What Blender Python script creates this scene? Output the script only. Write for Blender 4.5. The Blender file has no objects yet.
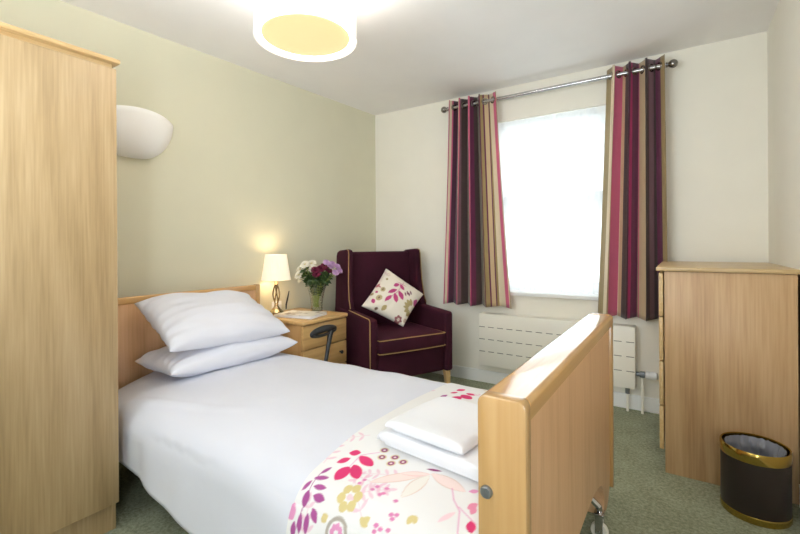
import bpy, bmesh, math, random
import numpy as np
from mathutils import Vector, Matrix, noise as mnoise

random.seed(7)
scene = bpy.context.scene
COL = scene.collection
PI = math.pi
R = math.radians

# ------------------------------------------------------------------ camera
F = 427.0
CAM_H = 1.141
yaw = math.atan2(283, 427)
FW = Vector((-math.sin(yaw), math.cos(yaw), 0))
RT = Vector((math.cos(yaw), math.sin(yaw), 0))
UP = Vector((0, 0, 1))
roll = math.atan(6 / 926)
rc = RT * math.cos(roll) - UP * math.sin(roll)
uc = UP * math.cos(roll) + RT * math.sin(roll)
cam_d = bpy.data.cameras.new('camera')
cam = bpy.data.objects.new('camera', cam_d)
COL.objects.link(cam)
m = Matrix.Identity(4)
for i in range(3):
    m[i][0] = rc[i]; m[i][1] = uc[i]; m[i][2] = -FW[i]
m[0][3], m[1][3], m[2][3] = 0, 0, CAM_H
cam.matrix_world = m
cam_d.sensor_width = 36
cam_d.lens = 36 * F / 800
cam_d.shift_y = -22.2 / 800
cam_d.clip_start = 0.02
scene.camera = cam


def ray(px, py):
    u = (px - 400) / F
    v = (244.8 - py) / F
    return FW + rc * u + uc * v


def on_z(px, py, z):
    d = ray(px, py)
    k = (z - CAM_H) / d.z
    return Vector((0, 0, CAM_H)) + d * k


# ------------------------------------------------------------------ objects
ROOTM = {}


def meta(o, label=None, cat=None, group=None, kind=None):
    if label: o['label'] = label
    if cat: o['category'] = cat
    if group: o['group'] = group
    if kind: o['kind'] = kind
    return o


def thing(name, label, cat, loc=(0, 0, 0), rz=0.0, group=None):
    o = bpy.data.objects.new(name, None)
    o.empty_display_size = 0.1
    COL.objects.link(o)
    o.location = loc
    o.rotation_euler = (0, 0, rz)
    ROOTM[o.name] = Matrix.Translation(Vector(loc)) @ Matrix.Rotation(rz, 4, 'Z')
    return meta(o, label, cat, group)


def root_of(o):
    while o.parent: o = o.parent
    return o


def obj(name, geo, mat, parent=None, smooth=True, world=False, angle=40):
    verts, faces = geo
    me = bpy.data.meshes.new(name)
    if world and parent is not None:
        r = root_of(parent)
        if r.name in ROOTM:
            im = ROOTM[r.name].inverted()
            verts = [im @ Vector(v) for v in verts]
    me.from_pydata([tuple(v) for v in verts], [], faces)
    me.validate()
    bm = bmesh.new(); bm.from_mesh(me)
    bmesh.ops.recalc_face_normals(bm, faces=bm.faces[:])
    bm.to_mesh(me); bm.free()
    if mat: me.materials.append(mat)
    if smooth:
        me.polygons.foreach_set('use_smooth', [True] * len(me.polygons))
        try:
            me.set_sharp_from_angle(angle=R(angle))
        except Exception:
            pass
    o = bpy.data.objects.new(name, me)
    COL.objects.link(o)
    if parent is not None:
        o.parent = parent
    return o


def merge(*gs):
    V, Fc = [], []
    for v, f in gs:
        n = len(V)
        V += list(v)
        Fc += [tuple(i + n for i in q) for q in f]
    return V, Fc


def xf(geo, mat):
    return [mat @ Vector(v) for v in geo[0]], geo[1]


def move(geo, d):
    d = Vector(d)
    return [Vector(v) + d for v in geo[0]], geo[1]


def from_bm(bm):
    bm.verts.ensure_lookup_table()
    bm.verts.index_update()
    g = [v.co.copy() for v in bm.verts], [tuple(v.index for v in f.verts) for f in bm.faces]
    bm.free()
    return g


def box(x0, x1, y0, y1, z0, z1, bev=0.003, seg=2):
    bm = bmesh.new()
    bmesh.ops.create_cube(bm, size=1)
    for v in bm.verts:
        v.co = Vector(((x0 + x1) / 2 + v.co.x * (x1 - x0), (y0 + y1) / 2 + v.co.y * (y1 - y0), (z0 + z1) / 2 + v.co.z * (z1 - z0)))
    if bev > 0:
        bmesh.ops.bevel(bm, geom=bm.edges[:], offset=bev, segments=seg, profile=0.5, affect='EDGES')
    return from_bm(bm)


def lathe(prof, n=32, cap=True, sx=1, sy=1):
    V, Fc = [], []
    for r, z in prof:
        for i in range(n):
            a = 2 * PI * i / n
            V.append(Vector((r * math.cos(a) * sx, r * math.sin(a) * sy, z)))
    for k in range(len(prof) - 1):
        for i in range(n):
            j = (i + 1) % n
            Fc.append((k * n + i, k * n + j, (k + 1) * n + j, (k + 1) * n + i))
    if cap:
        if prof[0][0] > 1e-5: Fc.append(tuple(range(n))[::-1])
        if prof[-1][0] > 1e-5: Fc.append(tuple(range((len(prof) - 1) * n, len(prof) * n)))
    return V, Fc


def tube(pts, r, n=10, closed=False, cap=True):
    pts = [Vector(p) for p in pts]
    N = len(pts)
    rad = r if isinstance(r, (list, tuple)) else [r] * N
    V, Fc = [], []
    prev = None
    for i, p in enumerate(pts):
        if closed:
            t = pts[(i + 1) % N] - pts[i - 1]
        else:
            t = pts[min(i + 1, N - 1)] - pts[max(i - 1, 0)]
        t.normalize()
        if prev is None:
            a = Vector((0, 0, 1)) if abs(t.z) < .9 else Vector((1, 0, 0))
            nx = t.cross(a).normalized()
        else:
            nx = (prev - t * prev.dot(t)).normalized()
        prev = nx
        ny = t.cross(nx)
        for k in range(n):
            a = 2 * PI * k / n
            V.append(p + (nx * math.cos(a) + ny * math.sin(a)) * rad[i])
    for i in range(N if closed else N - 1):
        i2 = (i + 1) % N
        for k in range(n):
            k2 = (k + 1) % n
            Fc.append((i * n + k, i * n + k2, i2 * n + k2, i2 * n + k))
    if cap and not closed:
        Fc.append(tuple(range(n))[::-1]); Fc.append(tuple(range((N - 1) * n, N * n)))
    return V, Fc


def cyl(p0, p1, r, n=16):
    return tube([p0, p1], r, n)


def sphere(c, r, nu=20, nv=12):
    prof = [(r * math.sin(PI * k / nv) if 0 < k < nv else 0.0004, -r * math.cos(PI * k / nv)) for k in range(nv + 1)]
    return move(lathe(prof, nu), c)


def grid(fn, nu, nv):
    V = [Vector(fn(i / nu, j / nv)) for j in range(nv + 1) for i in range(nu + 1)]
    Fc = [(j * (nu + 1) + i, j * (nu + 1) + i + 1, (j + 1) * (nu + 1) + i + 1, (j + 1) * (nu + 1) + i) for j in range(nv) for i in range(nu)]
    return V, Fc


def prism(poly, axis, a0, a1, bev=0.0, seg=2):
    """poly in the two other axes (in xyz order), extruded along axis"""
    bm = bmesh.new()

    def mk(p, a):
        if axis == 'X': return Vector((a, p[0], p[1]))
        if axis == 'Y': return Vector((p[0], a, p[1]))
        return Vector((p[0], p[1], a))
    v0 = [bm.verts.new(mk(p, a0)) for p in poly]
    v1 = [bm.verts.new(mk(p, a1)) for p in poly]
    n = len(poly)
    f0 = bm.faces.new(v0); f1 = bm.faces.new(v1[::-1])
    for i in range(n):
        j = (i + 1) % n
        bm.faces.new((v0[j], v0[i], v1[i], v1[j]))
    bmesh.ops.recalc_face_normals(bm, faces=bm.faces[:])
    if bev > 0:
        eds = [e for e in bm.edges if any(f in (f0, f1) for f in e.link_faces)]
        bmesh.ops.bevel(bm, geom=eds, offset=bev, segments=seg, profile=0.5, affect='EDGES')
    return from_bm(bm)


def catmull(pts, n):
    pts = [np.array(p, float) for p in pts]
    d = np.array([0] + list(np.cumsum([np.linalg.norm(pts[i + 1] - pts[i]) for i in range(len(pts) - 1)])))
    P = [2 * pts[0] - pts[1]] + pts + [2 * pts[-1] - pts[-2]]
    out = []
    for s in np.linspace(0, d[-1], n):
        k = min(int(np.searchsorted(d, s, side='right') - 1), len(pts) - 2)
        t = (s - d[k]) / (d[k + 1] - d[k])
        p0, p1, p2, p3 = P[k], P[k + 1], P[k + 2], P[k + 3]
        out.append(.5 * ((2 * p1) + (-p0 + p2) * t + (2 * p0 - 5 * p1 + 4 * p2 - p3) * t * t + (-p0 + 3 * p1 - 3 * p2 + p3) * t ** 3))
    return out


# ------------------------------------------------------------------ materials
def s2l(c):
    return tuple(((x / 255) / 12.92 if x / 255 <= .04045 else ((x / 255 + .055) / 1.055) ** 2.4) for x in c)


def new_mat(name):
    mt = bpy.data.materials.new(name)
    mt.use_nodes = True
    nt = mt.node_tree
    b = nt.nodes['Principled BSDF']
    return mt, nt, b


def plain(name, rgb, rough=.5, metal=0.0, bump=0, bscale=200, coat=0, sheen=0, var=0.06, spec=.5):
    mt, nt, b = new_mat(name)
    c = s2l(rgb)
    tc = nt.nodes.new('ShaderNodeTexCoord')
    nz = nt.nodes.new('ShaderNodeTexNoise'); nz.inputs['Scale'].default_value = 6; nz.inputs['Detail'].default_value = 3
    nt.links.new(tc.outputs['Object'], nz.inputs['Vector'])
    rp = nt.nodes.new('ShaderNodeValToRGB')
    rp.color_ramp.elements[0].position = .3; rp.color_ramp.elements[1].position = .7
    rp.color_ramp.elements[0].color = tuple(x * (1 - var) for x in c) + (1,)
    rp.color_ramp.elements[1].color = tuple(min(1, x * (1 + var)) for x in c) + (1,)
    nt.links.new(nz.outputs['Fac'], rp.inputs['Fac'])
    nt.links.new(rp.outputs['Color'], b.inputs['Base Color'])
    b.inputs['Roughness'].default_value = rough
    b.inputs['Metallic'].default_value = metal
    b.inputs['Coat Weight'].default_value = coat
    b.inputs['Specular IOR Level'].default_value = spec
    if sheen:
        b.inputs['Sheen Weight'].default_value = sheen
        b.inputs['Sheen Roughness'].default_value = .4
        b.inputs['Sheen Tint'].default_value = tuple(min(1, x * 6) for x in c) + (1,)
    if bump:
        n2 = nt.nodes.new('ShaderNodeTexNoise'); n2.inputs['Scale'].default_value = bscale; n2.inputs['Detail'].default_value = 4
        nt.links.new(tc.outputs['Object'], n2.inputs['Vector'])
        bp = nt.nodes.new('ShaderNodeBump'); bp.inputs['Strength'].default_value = bump; bp.inputs['Distance'].default_value = .004
        nt.links.new(n2.outputs['Fac'], bp.inputs['Height'])
        nt.links.new(bp.outputs['Normal'], b.inputs['Normal'])
    return mt


def wood(name, c0, c1, c2, grain='Z', fine=90, broad=9, rough=.38, coat=.3, coat_rough=.12, cath=0.0):
    mt, nt, b = new_mat(name)
    N, L = nt.nodes, nt.links
    tc = N.new('ShaderNodeTexCoord')

    def mp(sc, st):
        q = N.new('ShaderNodeMapping')
        s = [sc, sc, sc]; s['XYZ'.index(grain)] = st
        q.inputs['Scale'].default_value = s
        L.new(tc.outputs['Object'], q.inputs['Vector'])
        return q
    a = mp(broad, broad * .09)
    n1 = N.new('ShaderNodeTexNoise'); n1.inputs['Scale'].default_value = 1; n1.inputs['Detail'].default_value = 5; n1.inputs['Distortion'].default_value = .6
    L.new(a.outputs[0], n1.inputs['Vector'])
    f = mp(fine, fine * .035)
    n2 = N.new('ShaderNodeTexNoise'); n2.inputs['Scale'].default_value = 1; n2.inputs['Detail'].default_value = 3
    L.new(f.outputs[0], n2.inputs['Vector'])
    r1 = N.new('ShaderNodeValToRGB')
    e = r1.color_ramp.elements
    e[0].position = .34; e[0].color = s2l(c0) + (1,)
    e[1].position = .68; e[1].color = s2l(c2) + (1,)
    k = e.new(.5); k.color = s2l(c1) + (1,)
    # sum of broad and fine
    mx = N.new('ShaderNodeMath'); mx.operation = 'MULTIPLY_ADD'; mx.inputs[1].default_value = .45
    sub = N.new('ShaderNodeMath'); sub.operation = 'MULTIPLY'; sub.inputs[1].default_value = .55
    L.new(n1.outputs['Fac'], sub.inputs[0])
    L.new(n2.outputs['Fac'], mx.inputs[0]); L.new(sub.outputs[0], mx.inputs[2])
    fac = mx.outputs[0]
    if cath:
        cm = mp(1, .11)
        wv = N.new('ShaderNodeTexWave'); wv.wave_type = 'BANDS'; wv.bands_direction = 'DIAGONAL'
        wv.inputs['Scale'].default_value = 5; wv.inputs['Distortion'].default_value = 7; wv.inputs['Detail'].default_value = 3; wv.inputs['Detail Scale'].default_value = 1.6
        L.new(cm.outputs[0], wv.inputs['Vector'])
        c1_ = N.new('ShaderNodeMath'); c1_.operation = 'MULTIPLY_ADD'; c1_.inputs[1].default_value = cath; c1_.inputs[2].default_value = -cath * .5
        c2_ = N.new('ShaderNodeMath'); c2_.operation = 'ADD'
        L.new(wv.outputs['Fac'], c1_.inputs[0]); L.new(c1_.outputs[0], c2_.inputs[0]); L.new(mx.outputs[0], c2_.inputs[1])
        fac = c2_.outputs[0]
    L.new(fac, r1.inputs['Fac'])
    L.new(r1.outputs['Color'], b.inputs['Base Color'])
    b.inputs['Roughness'].default_value = rough
    b.inputs['Coat Weight'].default_value = coat
    b.inputs['Coat Roughness'].default_value = coat_rough
    bp = N.new('ShaderNodeBump'); bp.inputs['Strength'].default_value = .04; bp.inputs['Distance'].default_value = .002
    L.new(n2.outputs['Fac'], bp.inputs['Height'])
    L.new(bp.outputs['Normal'], b.inputs['Normal'])
    return mt


def glow(name, rgb, strength, base=(240, 236, 225)):
    mt, nt, b = new_mat(name)
    b.inputs['Base Color'].default_value = s2l(base) + (1,)
    b.inputs['Roughness'].default_value = .7
    tc = nt.nodes.new('ShaderNodeTexCoord')
    nz = nt.nodes.new('ShaderNodeTexNoise'); nz.inputs['Scale'].default_value = 60
    nt.links.new(tc.outputs['Object'], nz.inputs['Vector'])
    rp = nt.nodes.new('ShaderNodeValToRGB')
    c = s2l(rgb)
    rp.color_ramp.elements[0].color = tuple(x * .95 for x in c) + (1,)
    rp.color_ramp.elements[1].color = c + (1,)
    nt.links.new(nz.outputs['Fac'], rp.inputs['Fac'])
    nt.links.new(rp.outputs['Color'], b.inputs['Emission Color'])
    b.inputs['Emission Strength'].default_value = strength
    return mt


def attr_cloth(name, rough=.85):
    mt, nt, b = new_mat(name)
    a = nt.nodes.new('ShaderNodeAttribute'); a.attribute_name = 'print'
    nt.links.new(a.outputs['Color'], b.inputs['Base Color'])
    b.inputs['Roughness'].default_value = rough
    b.inputs['Specular IOR Level'].default_value = .2
    tc = nt.nodes.new('ShaderNodeTexCoord')
    nz = nt.nodes.new('ShaderNodeTexNoise'); nz.inputs['Scale'].default_value = 900
    nt.links.new(tc.outputs['Object'], nz.inputs['Vector'])
    bp = nt.nodes.new('ShaderNodeBump'); bp.inputs['Strength'].default_value = .1; bp.inputs['Distance'].default_value = .001
    nt.links.new(nz.outputs['Fac'], bp.inputs['Height']); nt.links.new(bp.outputs['Normal'], b.inputs['Normal'])
    return mt


M = {}
M['green'] = plain('olive wall paint', (222, 219, 196), .85, bump=.05, bscale=300, var=.01, spec=.2)
M['cream'] = plain('cream wall paint', (240, 236, 224), .85, bump=.05, bscale=300, var=.01, spec=.2)
M['ceil'] = plain('ceiling paint', (246, 244, 243), .9, bump=.04, bscale=250, var=.01, spec=.2)
M['white'] = plain('white gloss paint', (244, 244, 242), .35, var=.01)
M['upvc'] = plain('white window plastic', (238, 240, 242), .3, var=.01)
M['rad'] = plain('cream radiator enamel', (242, 238, 226), .4, var=.01)
M['slot'] = plain('dark slot', (96, 90, 80), .7)
M['oak'] = wood('light oak veneer', (154, 128, 90), (173, 147, 107), (187, 162, 124), 'Z', fine=130, broad=6, rough=.45, coat=.12, coat_rough=.3, cath=.10)
M['oak_y'] = wood('light oak edge', (186, 151, 100), (206, 173, 122), (220, 192, 144), 'Y', fine=70, broad=7, rough=.45, coat=.12, coat_rough=.3)
M['oak_d'] = wood('tan oak veneer', (172, 136, 95), (191, 156, 114), (203, 170, 129), 'Z', fine=110, broad=6, rough=.45, coat=.12, coat_rough=.3, cath=.10)
M['oak_dx'] = wood('tan oak top', (178, 150, 105), (200, 172, 126), (212, 186, 142), 'X', fine=60, broad=7, rough=.4, coat=.2, coat_rough=.2)
M['beech'] = wood('golden beech frame', (176, 133, 80), (190, 149, 95), (200, 162, 110), 'Z', fine=60, broad=5, rough=.35, coat=.6, coat_rough=.1)
M['beech_y'] = wood('golden beech rail', (196, 148, 88), (213, 167, 105), (224, 181, 122), 'Y', fine=60, broad=5, rough=.3, coat=1.0, coat_rough=.045)
M['beech_p'] = wood('pinkish beech panel', (210, 164, 121), (224, 180, 137), (232, 190, 149), 'Z', fine=110, broad=16, rough=.42, coat=.3, coat_rough=.2)
M['night'] = wood('honey oak', (190, 148, 92), (212, 172, 112), (224, 188, 130), 'Y', fine=60, broad=7, rough=.4, coat=.3)
M['leg'] = wood('pale beech leg', (196, 160, 108), (212, 178, 128), (222, 192, 146), 'Z', fine=60, broad=7)
M['velvet'] = plain('plum velvet', (58, 20, 35), .85, sheen=.2, bump=.12, bscale=260, var=.18, spec=.2)
M['piping'] = plain('gold piping cord', (168, 134, 80), .6, var=.1)
M['linen'] = plain('white cotton bedding', (219, 221, 231), .85, bump=.12, bscale=24, var=.005, spec=.15)
M['linen2'] = plain('white pillow cotton', (229, 230, 239), .85, bump=.15, bscale=18, var=.005, spec=.15)
M['towel'] = plain('white terry towel', (238, 239, 243), .95, bump=.5, bscale=420, var=.01, spec=.1)
M['mattress'] = plain('grey mattress cover', (120, 122, 128), .8)
M['steel'] = plain('brushed steel', (190, 190, 190), .25, metal=1)
M['chrome'] = plain('chrome', (205, 205, 208), .12, metal=1)
M['iron'] = plain('grey bolt metal', (140, 146, 152), .35, metal=.8)
M['pewter'] = plain('pewter finial metal', (150, 145, 138), .22, metal=1)
M['brass'] = plain('polished brass', (190, 162, 84), .16, metal=1)
M['abrass'] = plain('antique brass lamp metal', (172, 156, 128), .2, metal=1)
M['black'] = plain('black plastic', (34, 36, 40), .35)
M['binblack'] = plain('black brown bin enamel', (44, 34, 30), .45)
M['linerm'] = plain('grey bin bag film', (140, 142, 152), .25, bump=.5, bscale=30, var=.25)
M['bowl'] = plain('white plaster lamp bowl', (250, 249, 247), .6, var=.01)
M['leaf'] = plain('dark green leaf', (52, 78, 34), .5, var=.3)
M['stem'] = plain('light green stem', (142, 156, 76), .5, var=.2)
M['fl_white'] = plain('white petals', (244, 240, 228), .6)
M['fl_dark'] = plain('dark crimson petals', (106, 16, 52), .6, var=.2)
M['fl_lilac'] = plain('lilac petals', (206, 166, 208), .6, var=.1)
M['fl_eye'] = plain('yellow flower centre', (206, 190, 96), .7)
M['paper'] = plain('white page edges', (232, 232, 236), .6)


def carpet_mat():
    mt, nt, b = new_mat('sage carpet')
    N, L = nt.nodes, nt.links
    tc = N.new('ShaderNodeTexCoord')
    n1 = N.new('ShaderNodeTexNoise'); n1.inputs['Scale'].default_value = 75; n1.inputs['Detail'].default_value = 5; n1.inputs['Roughness'].default_value = .7
    n2 = N.new('ShaderNodeTexNoise'); n2.inputs['Scale'].default_value = 7; n2.inputs['Detail'].default_value = 3
    for n in (n1, n2): L.new(tc.outputs['Object'], n.inputs['Vector'])
    rp = N.new('ShaderNodeValToRGB'); e = rp.color_ramp.elements
    e[0].position = .33; e[0].color = s2l((118, 125, 100)) + (1,)
    e[1].position = .66; e[1].color = s2l((182, 185, 160)) + (1,)
    add = N.new('ShaderNodeMath'); add.operation = 'MULTIPLY_ADD'; add.inputs[1].default_value = .2
    sub = N.new('ShaderNodeMath'); sub.operation = 'MULTIPLY'; sub.inputs[1].default_value = .8
    L.new(n1.outputs['Fac'], sub.inputs[0]); L.new(n2.outputs['Fac'], add.inputs[0]); L.new(sub.outputs[0], add.inputs[2])
    L.new(add.outputs[0], rp.inputs['Fac']); L.new(rp.outputs['Color'], b.inputs['Base Color'])
    b.inputs['Roughness'].default_value = .95; b.inputs['Specular IOR Level'].default_value = .1
    bp = N.new('ShaderNodeBump'); bp.inputs['Strength'].default_value = .6; bp.inputs['Distance'].default_value = .008
    L.new(n1.outputs['Fac'], bp.inputs['Height']); L.new(bp.outputs['Normal'], b.inputs['Normal'])
    return mt


M['carpet'] = carpet_mat()


def glass_pane():
    mt, nt, b = new_mat('window glass')
    N, L = nt.nodes, nt.links
    out = N['Material Output']; N.remove(b)
    t = N.new('ShaderNodeBsdfTransparent'); t.inputs['Color'].default_value = (.96, .98, .98, 1)
    g = N.new('ShaderNodeBsdfGlossy'); g.inputs['Roughness'].default_value = .02
    fr = N.new('ShaderNodeFresnel'); fr.inputs['IOR'].default_value = 1.45
    mx = N.new('ShaderNodeMixShader')
    L.new(fr.outputs[0], mx.inputs[0]); L.new(t.outputs[0], mx.inputs[1]); L.new(g.outputs[0], mx.inputs[2])
    L.new(mx.outputs[0], out.inputs['Surface'])
    return mt


M['glass'] = glass_pane()


def vase_glass():
    mt, nt, b = new_mat('clear vase glass')
    N, L = nt.nodes, nt.links
    out = N['Material Output']; N.remove(b)
    t = N.new('ShaderNodeBsdfTransparent'); t.inputs['Color'].default_value = (.95, .97, .95, 1)
    g = N.new('ShaderNodeBsdfGlossy'); g.inputs['Roughness'].default_value = .04
    lw = N.new('ShaderNodeLayerWeight'); lw.inputs['Blend'].default_value = .22
    mx = N.new('ShaderNodeMixShader')
    L.new(lw.outputs['Facing'], mx.inputs[0]); L.new(t.outputs[0], mx.inputs[1]); L.new(g.outputs[0], mx.inputs[2])
    L.new(mx.outputs[0], out.inputs['Surface'])
    return mt


M['vase'] = vase_glass()


def net_mat(op=.5):
    mt, nt, b = new_mat('sheer white net')
    N, L = nt.nodes, nt.links
    out = N['Material Output']; N.remove(b)
    t = N.new('ShaderNodeBsdfTransparent')
    tl = N.new('ShaderNodeBsdfTranslucent'); tl.inputs['Color'].default_value = (.9, .92, .93, 1)
    df = N.new('ShaderNodeBsdfDiffuse'); df.inputs['Color'].default_value = (.9, .9, .9, 1)
    m1 = N.new('ShaderNodeMixShader'); m1.inputs[0].default_value = .5
    m2 = N.new('ShaderNodeMixShader'); m2.inputs[0].default_value = op
    L.new(tl.outputs[0], m1.inputs[1]); L.new(df.outputs[0], m1.inputs[2])
    L.new(t.outputs[0], m2.inputs[1]); L.new(m1.outputs[0], m2.inputs[2])
    L.new(m2.outputs[0], out.inputs['Surface'])
    return mt


M['net'] = net_mat(.84)
M['tape'] = net_mat(.9)

# ------------------------------------------------------------------ room shell
CEIL = 2.4
YF = 3.335          # far (window) wall
XR = 0.425          # right wall
YN = -1.3           # near wall behind the camera
TL = math.tan(R(3.57))


def xl(y):          # left wall is a little out of square
    return -2.49 - (YF - y) * TL


def struct(name, geo, mat, label=None, parent=None, smooth=False):
    o = obj(name, geo, mat, parent, smooth)
    if parent is None:
        meta(o, label, None, None, 'structure')
    return o


WX0, WX1, WZ0, WZ1 = -1.32, -.43, .765, 2.13
TH = .26
P = [(xl(YN) - .3, YN - .2), (XR + .2, YN - .2), (XR + .2, YF + TH), (xl(YF) - .3, YF + TH)]
struct('floor', prism(P, 'Z', -.1, 0), M['carpet'], 'sage green carpet')
struct('ceiling', prism(P, 'Z', CEIL, CEIL + .1), M['ceil'], 'plain white ceiling')
struct('wall_left', prism([(xl(YN), YN), (xl(YF), YF), (xl(YF) - .2, YF), (xl(YN) - .2, YN)], 'Z', 0, CEIL), M['green'], 'soft olive green painted wall')
struct('wall_right', box(XR, XR + .15, YN, YF + .1, 0, CEIL, 0), M['cream'], 'cream painted right wall')
struct('wall_near', box(xl(YN) - .2, XR + .15, YN - .15, YN, 0, CEIL, 0), M['cream'], 'cream wall behind the viewpoint')
struct('wall_far', merge(
    box(xl(YF) - .2, WX0, YF, YF + TH, 0, CEIL, 0), box(WX1, XR, YF, YF + TH, 0, CEIL, 0),
    box(WX0, WX1, YF, YF + TH, 0, WZ0 - .03, 0), box(WX0, WX1, YF, YF + TH, WZ1, CEIL, 0)), M['cream'], 'cream painted window wall')
# skirting
BH, BT = .1, .014
struct('baseboard_far', merge(box(xl(YF) + .0, XR, YF - BT, YF, 0, BH, .003)), M['white'], 'white skirting under the window')
struct('baseboard_left', prism([(xl(.85), .85), (xl(YF - BT), YF - BT), (xl(YF - BT) + BT, YF - BT), (xl(.85) + BT, .85)], 'Z', 0, BH, .003), M['white'], 'white skirting along green wall')
struct('baseboard_right', box(XR - BT, XR, YN, 2.48, 0, BH, .003), M['white'], 'white skirting along right wall')
# window sill
struct('trim_1', box(WX0 - .03, WX1 + .03, YF - .035, YF + .185, WZ0 - .03, WZ0, .006), M['white'], 'white window sill board')
# window
FY0, FY1 = YF + .18, YF + .24
win = obj('window_1', merge(
    box(WX0, WX0 + .045, FY0, FY1, WZ0, WZ1, .004), box(WX1 - .045, WX1, FY0, FY1, WZ0, WZ1, .004),
    box(WX0 + .05, WX1 - .05, FY0, FY1, WZ1 - .045, WZ1, .004), box(WX0 + .05, WX1 - .05, FY0, FY1, WZ0, WZ0 + .045, .004)), M['upvc'], None, True)
meta(win, 'white framed sash window behind the net curtain', None, None, 'structure')
TZ = 1.47
obj('transom', box(WX0 + .05, WX1 - .05, FY0 - .01, FY1, TZ - .035, TZ + .035, .004), M['upvc'], win)
for (a, b_) in ((WZ0 + .05, TZ - .04), (TZ + .04, WZ1 - .05)):
    obj('sash', merge(box(WX0 + .04, WX0 + .072, FY0 + .01, FY1 - .01, a, b_, .003), box(WX1 - .072, WX1 - .04, FY0 + .01, FY1 - .01, a, b_, .003),
                      box(WX0 + .055, WX1 - .055, FY0 + .01, FY1 - .01, b_ - .035, b_, .003), box(WX0 + .055, WX1 - .055, FY0 + .01, FY1 - .01, a, a + .035, .003)), M['upvc'], win)
    obj('pane', box(WX0 + .06, WX1 - .06, FY0 + .03, FY0 + .036, a + .02, b_ - .02, 0), M['glass'], win)
obj('latch', merge(box(-.91, -.84, FY0 - .03, FY0 - .012, TZ + .046, TZ + .06, .004), box(-.9, -.85, FY0 - .012, FY0, TZ + .046, TZ + .056, .002)), M['steel'], win)

# ------------------------------------------------------------------ net curtain
def net_fn(u, v):
    x = WX0 + .006 + (WX1 - WX0 - .012) * u
    a = .011 * (.6 + .4 * math.sin(u * 23 + 1))
    y = YF + .026 + a * math.sin(u * 2 * PI * 21 + 1.1 * math.sin(u * 17)) * (.35 + .65 * min(1, v * 5))
    z = WZ1 - .012 - (WZ1 - .025 - WZ0) * v
    return (x, y, z)


net = thing('net_curtain', 'sheer white net curtain hanging inside the window recess', 'net curtain', ((WX0 + WX1) / 2, YF + .045, WZ0))
obj('net', grid(net_fn, 260, 24), M['net'], net, world=True)
obj('heading_tape', grid(lambda u, v: (lambda p: (p[0], p[1] - .003, WZ1 - .002 - .05 * v))(net_fn(u, 0)), 260, 3), M['tape'], net, world=True)

# ------------------------------------------------------------------ curtain rod
RY, RZ = 3.25, 2.29
rod = thing('curtain_rod', 'brushed steel curtain pole with ball finials above the window', 'curtain pole', (-.87, RY, RZ))
obj('pole', cyl((-1.665, RY, RZ), (-.075, RY, RZ), .0145, 20), M['steel'], rod, world=True)
for x, s in ((-1.668, -1), (-.072, 1)):
    obj('finial', merge(sphere((x + s * .026, RY, RZ), .027), xf(lathe([(.016, 0), (.018, .004), (.012, .01), (.016, .016), (.016, .02)], 20), Matrix.Translation((x - s * .012, RY, RZ)) @ Matrix.Rotation(s * PI / 2, 4, 'Y'))), M['pewter'], rod, world=True)
for x in (-1.60, -.14):
    obj('bracket', merge(cyl((x, RY, RZ), (x, YF - .006, RZ), .008, 12), xf(lathe([(.026, 0), (.026, .006), (.012, .012)], 20), Matrix.Translation((x, YF, RZ)) @ Matrix.Rotation(PI / 2, 4, 'X')), tube([(x, RY + .017 * math.cos(t), RZ + .017 * math.sin(t)) for t in [2 * PI * k / 16 for k in range(16)]], .004, 6, True)), M['pewter'], rod, world=True)

# ------------------------------------------------------------------ striped curtains
S = dict(plum=(92, 22, 62), mag=(158, 32, 92), pink=(196, 90, 124), cream=(216, 200, 172), khaki=(150, 128, 84), beige=(192, 166, 130), choc=(62, 44, 42), mauve=(112, 78, 86), aub=(66, 26, 48), olive=(98, 84, 58))


def stripe_mat(name, seq):
    mt, nt, b = new_mat(name)
    N, L = nt.nodes, nt.links
    uv = N.new('ShaderNodeUVMap'); uv.uv_map = 'UVMap'
    sp = N.new('ShaderNodeSeparateXYZ'); L.new(uv.outputs[0], sp.inputs[0])
    rp = N.new('ShaderNodeValToRGB'); cr = rp.color_ramp; cr.interpolation = 'CONSTANT'
    tot = sum(w for _c, w in seq); acc = 0
    for i, (c, w) in enumerate(seq):
        if i == 0: el = cr.elements[0]; el.position = 0
        elif i == 1: el = cr.elements[1]; el.position = acc / tot
        else: el = cr.elements.new(acc / tot)
        el.color = s2l(S[c]) + (1,)
        acc += w
    L.new(sp.outputs[0], rp.inputs['Fac'])
    tc = N.new('ShaderNodeTexCoord')
    nz = N.new('ShaderNodeTexNoise'); nz.inputs['Scale'].default_value = 500
    L.new(tc.outputs['Object'], nz.inputs['Vector'])
    bp = N.new('ShaderNodeBump'); bp.inputs['Strength'].default_value = .25; bp.inputs['Distance'].default_value = .002
    L.new(nz.outputs['Fac'], bp.inputs['Height']); L.new(bp.outputs['Normal'], b.inputs['Normal'])
    b.inputs['Roughness'].default_value = .7
    b.inputs['Sheen Weight'].default_value = .25
    L.new(rp.outputs['Color'], b.inputs['Base Color'])
    return mt


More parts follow.
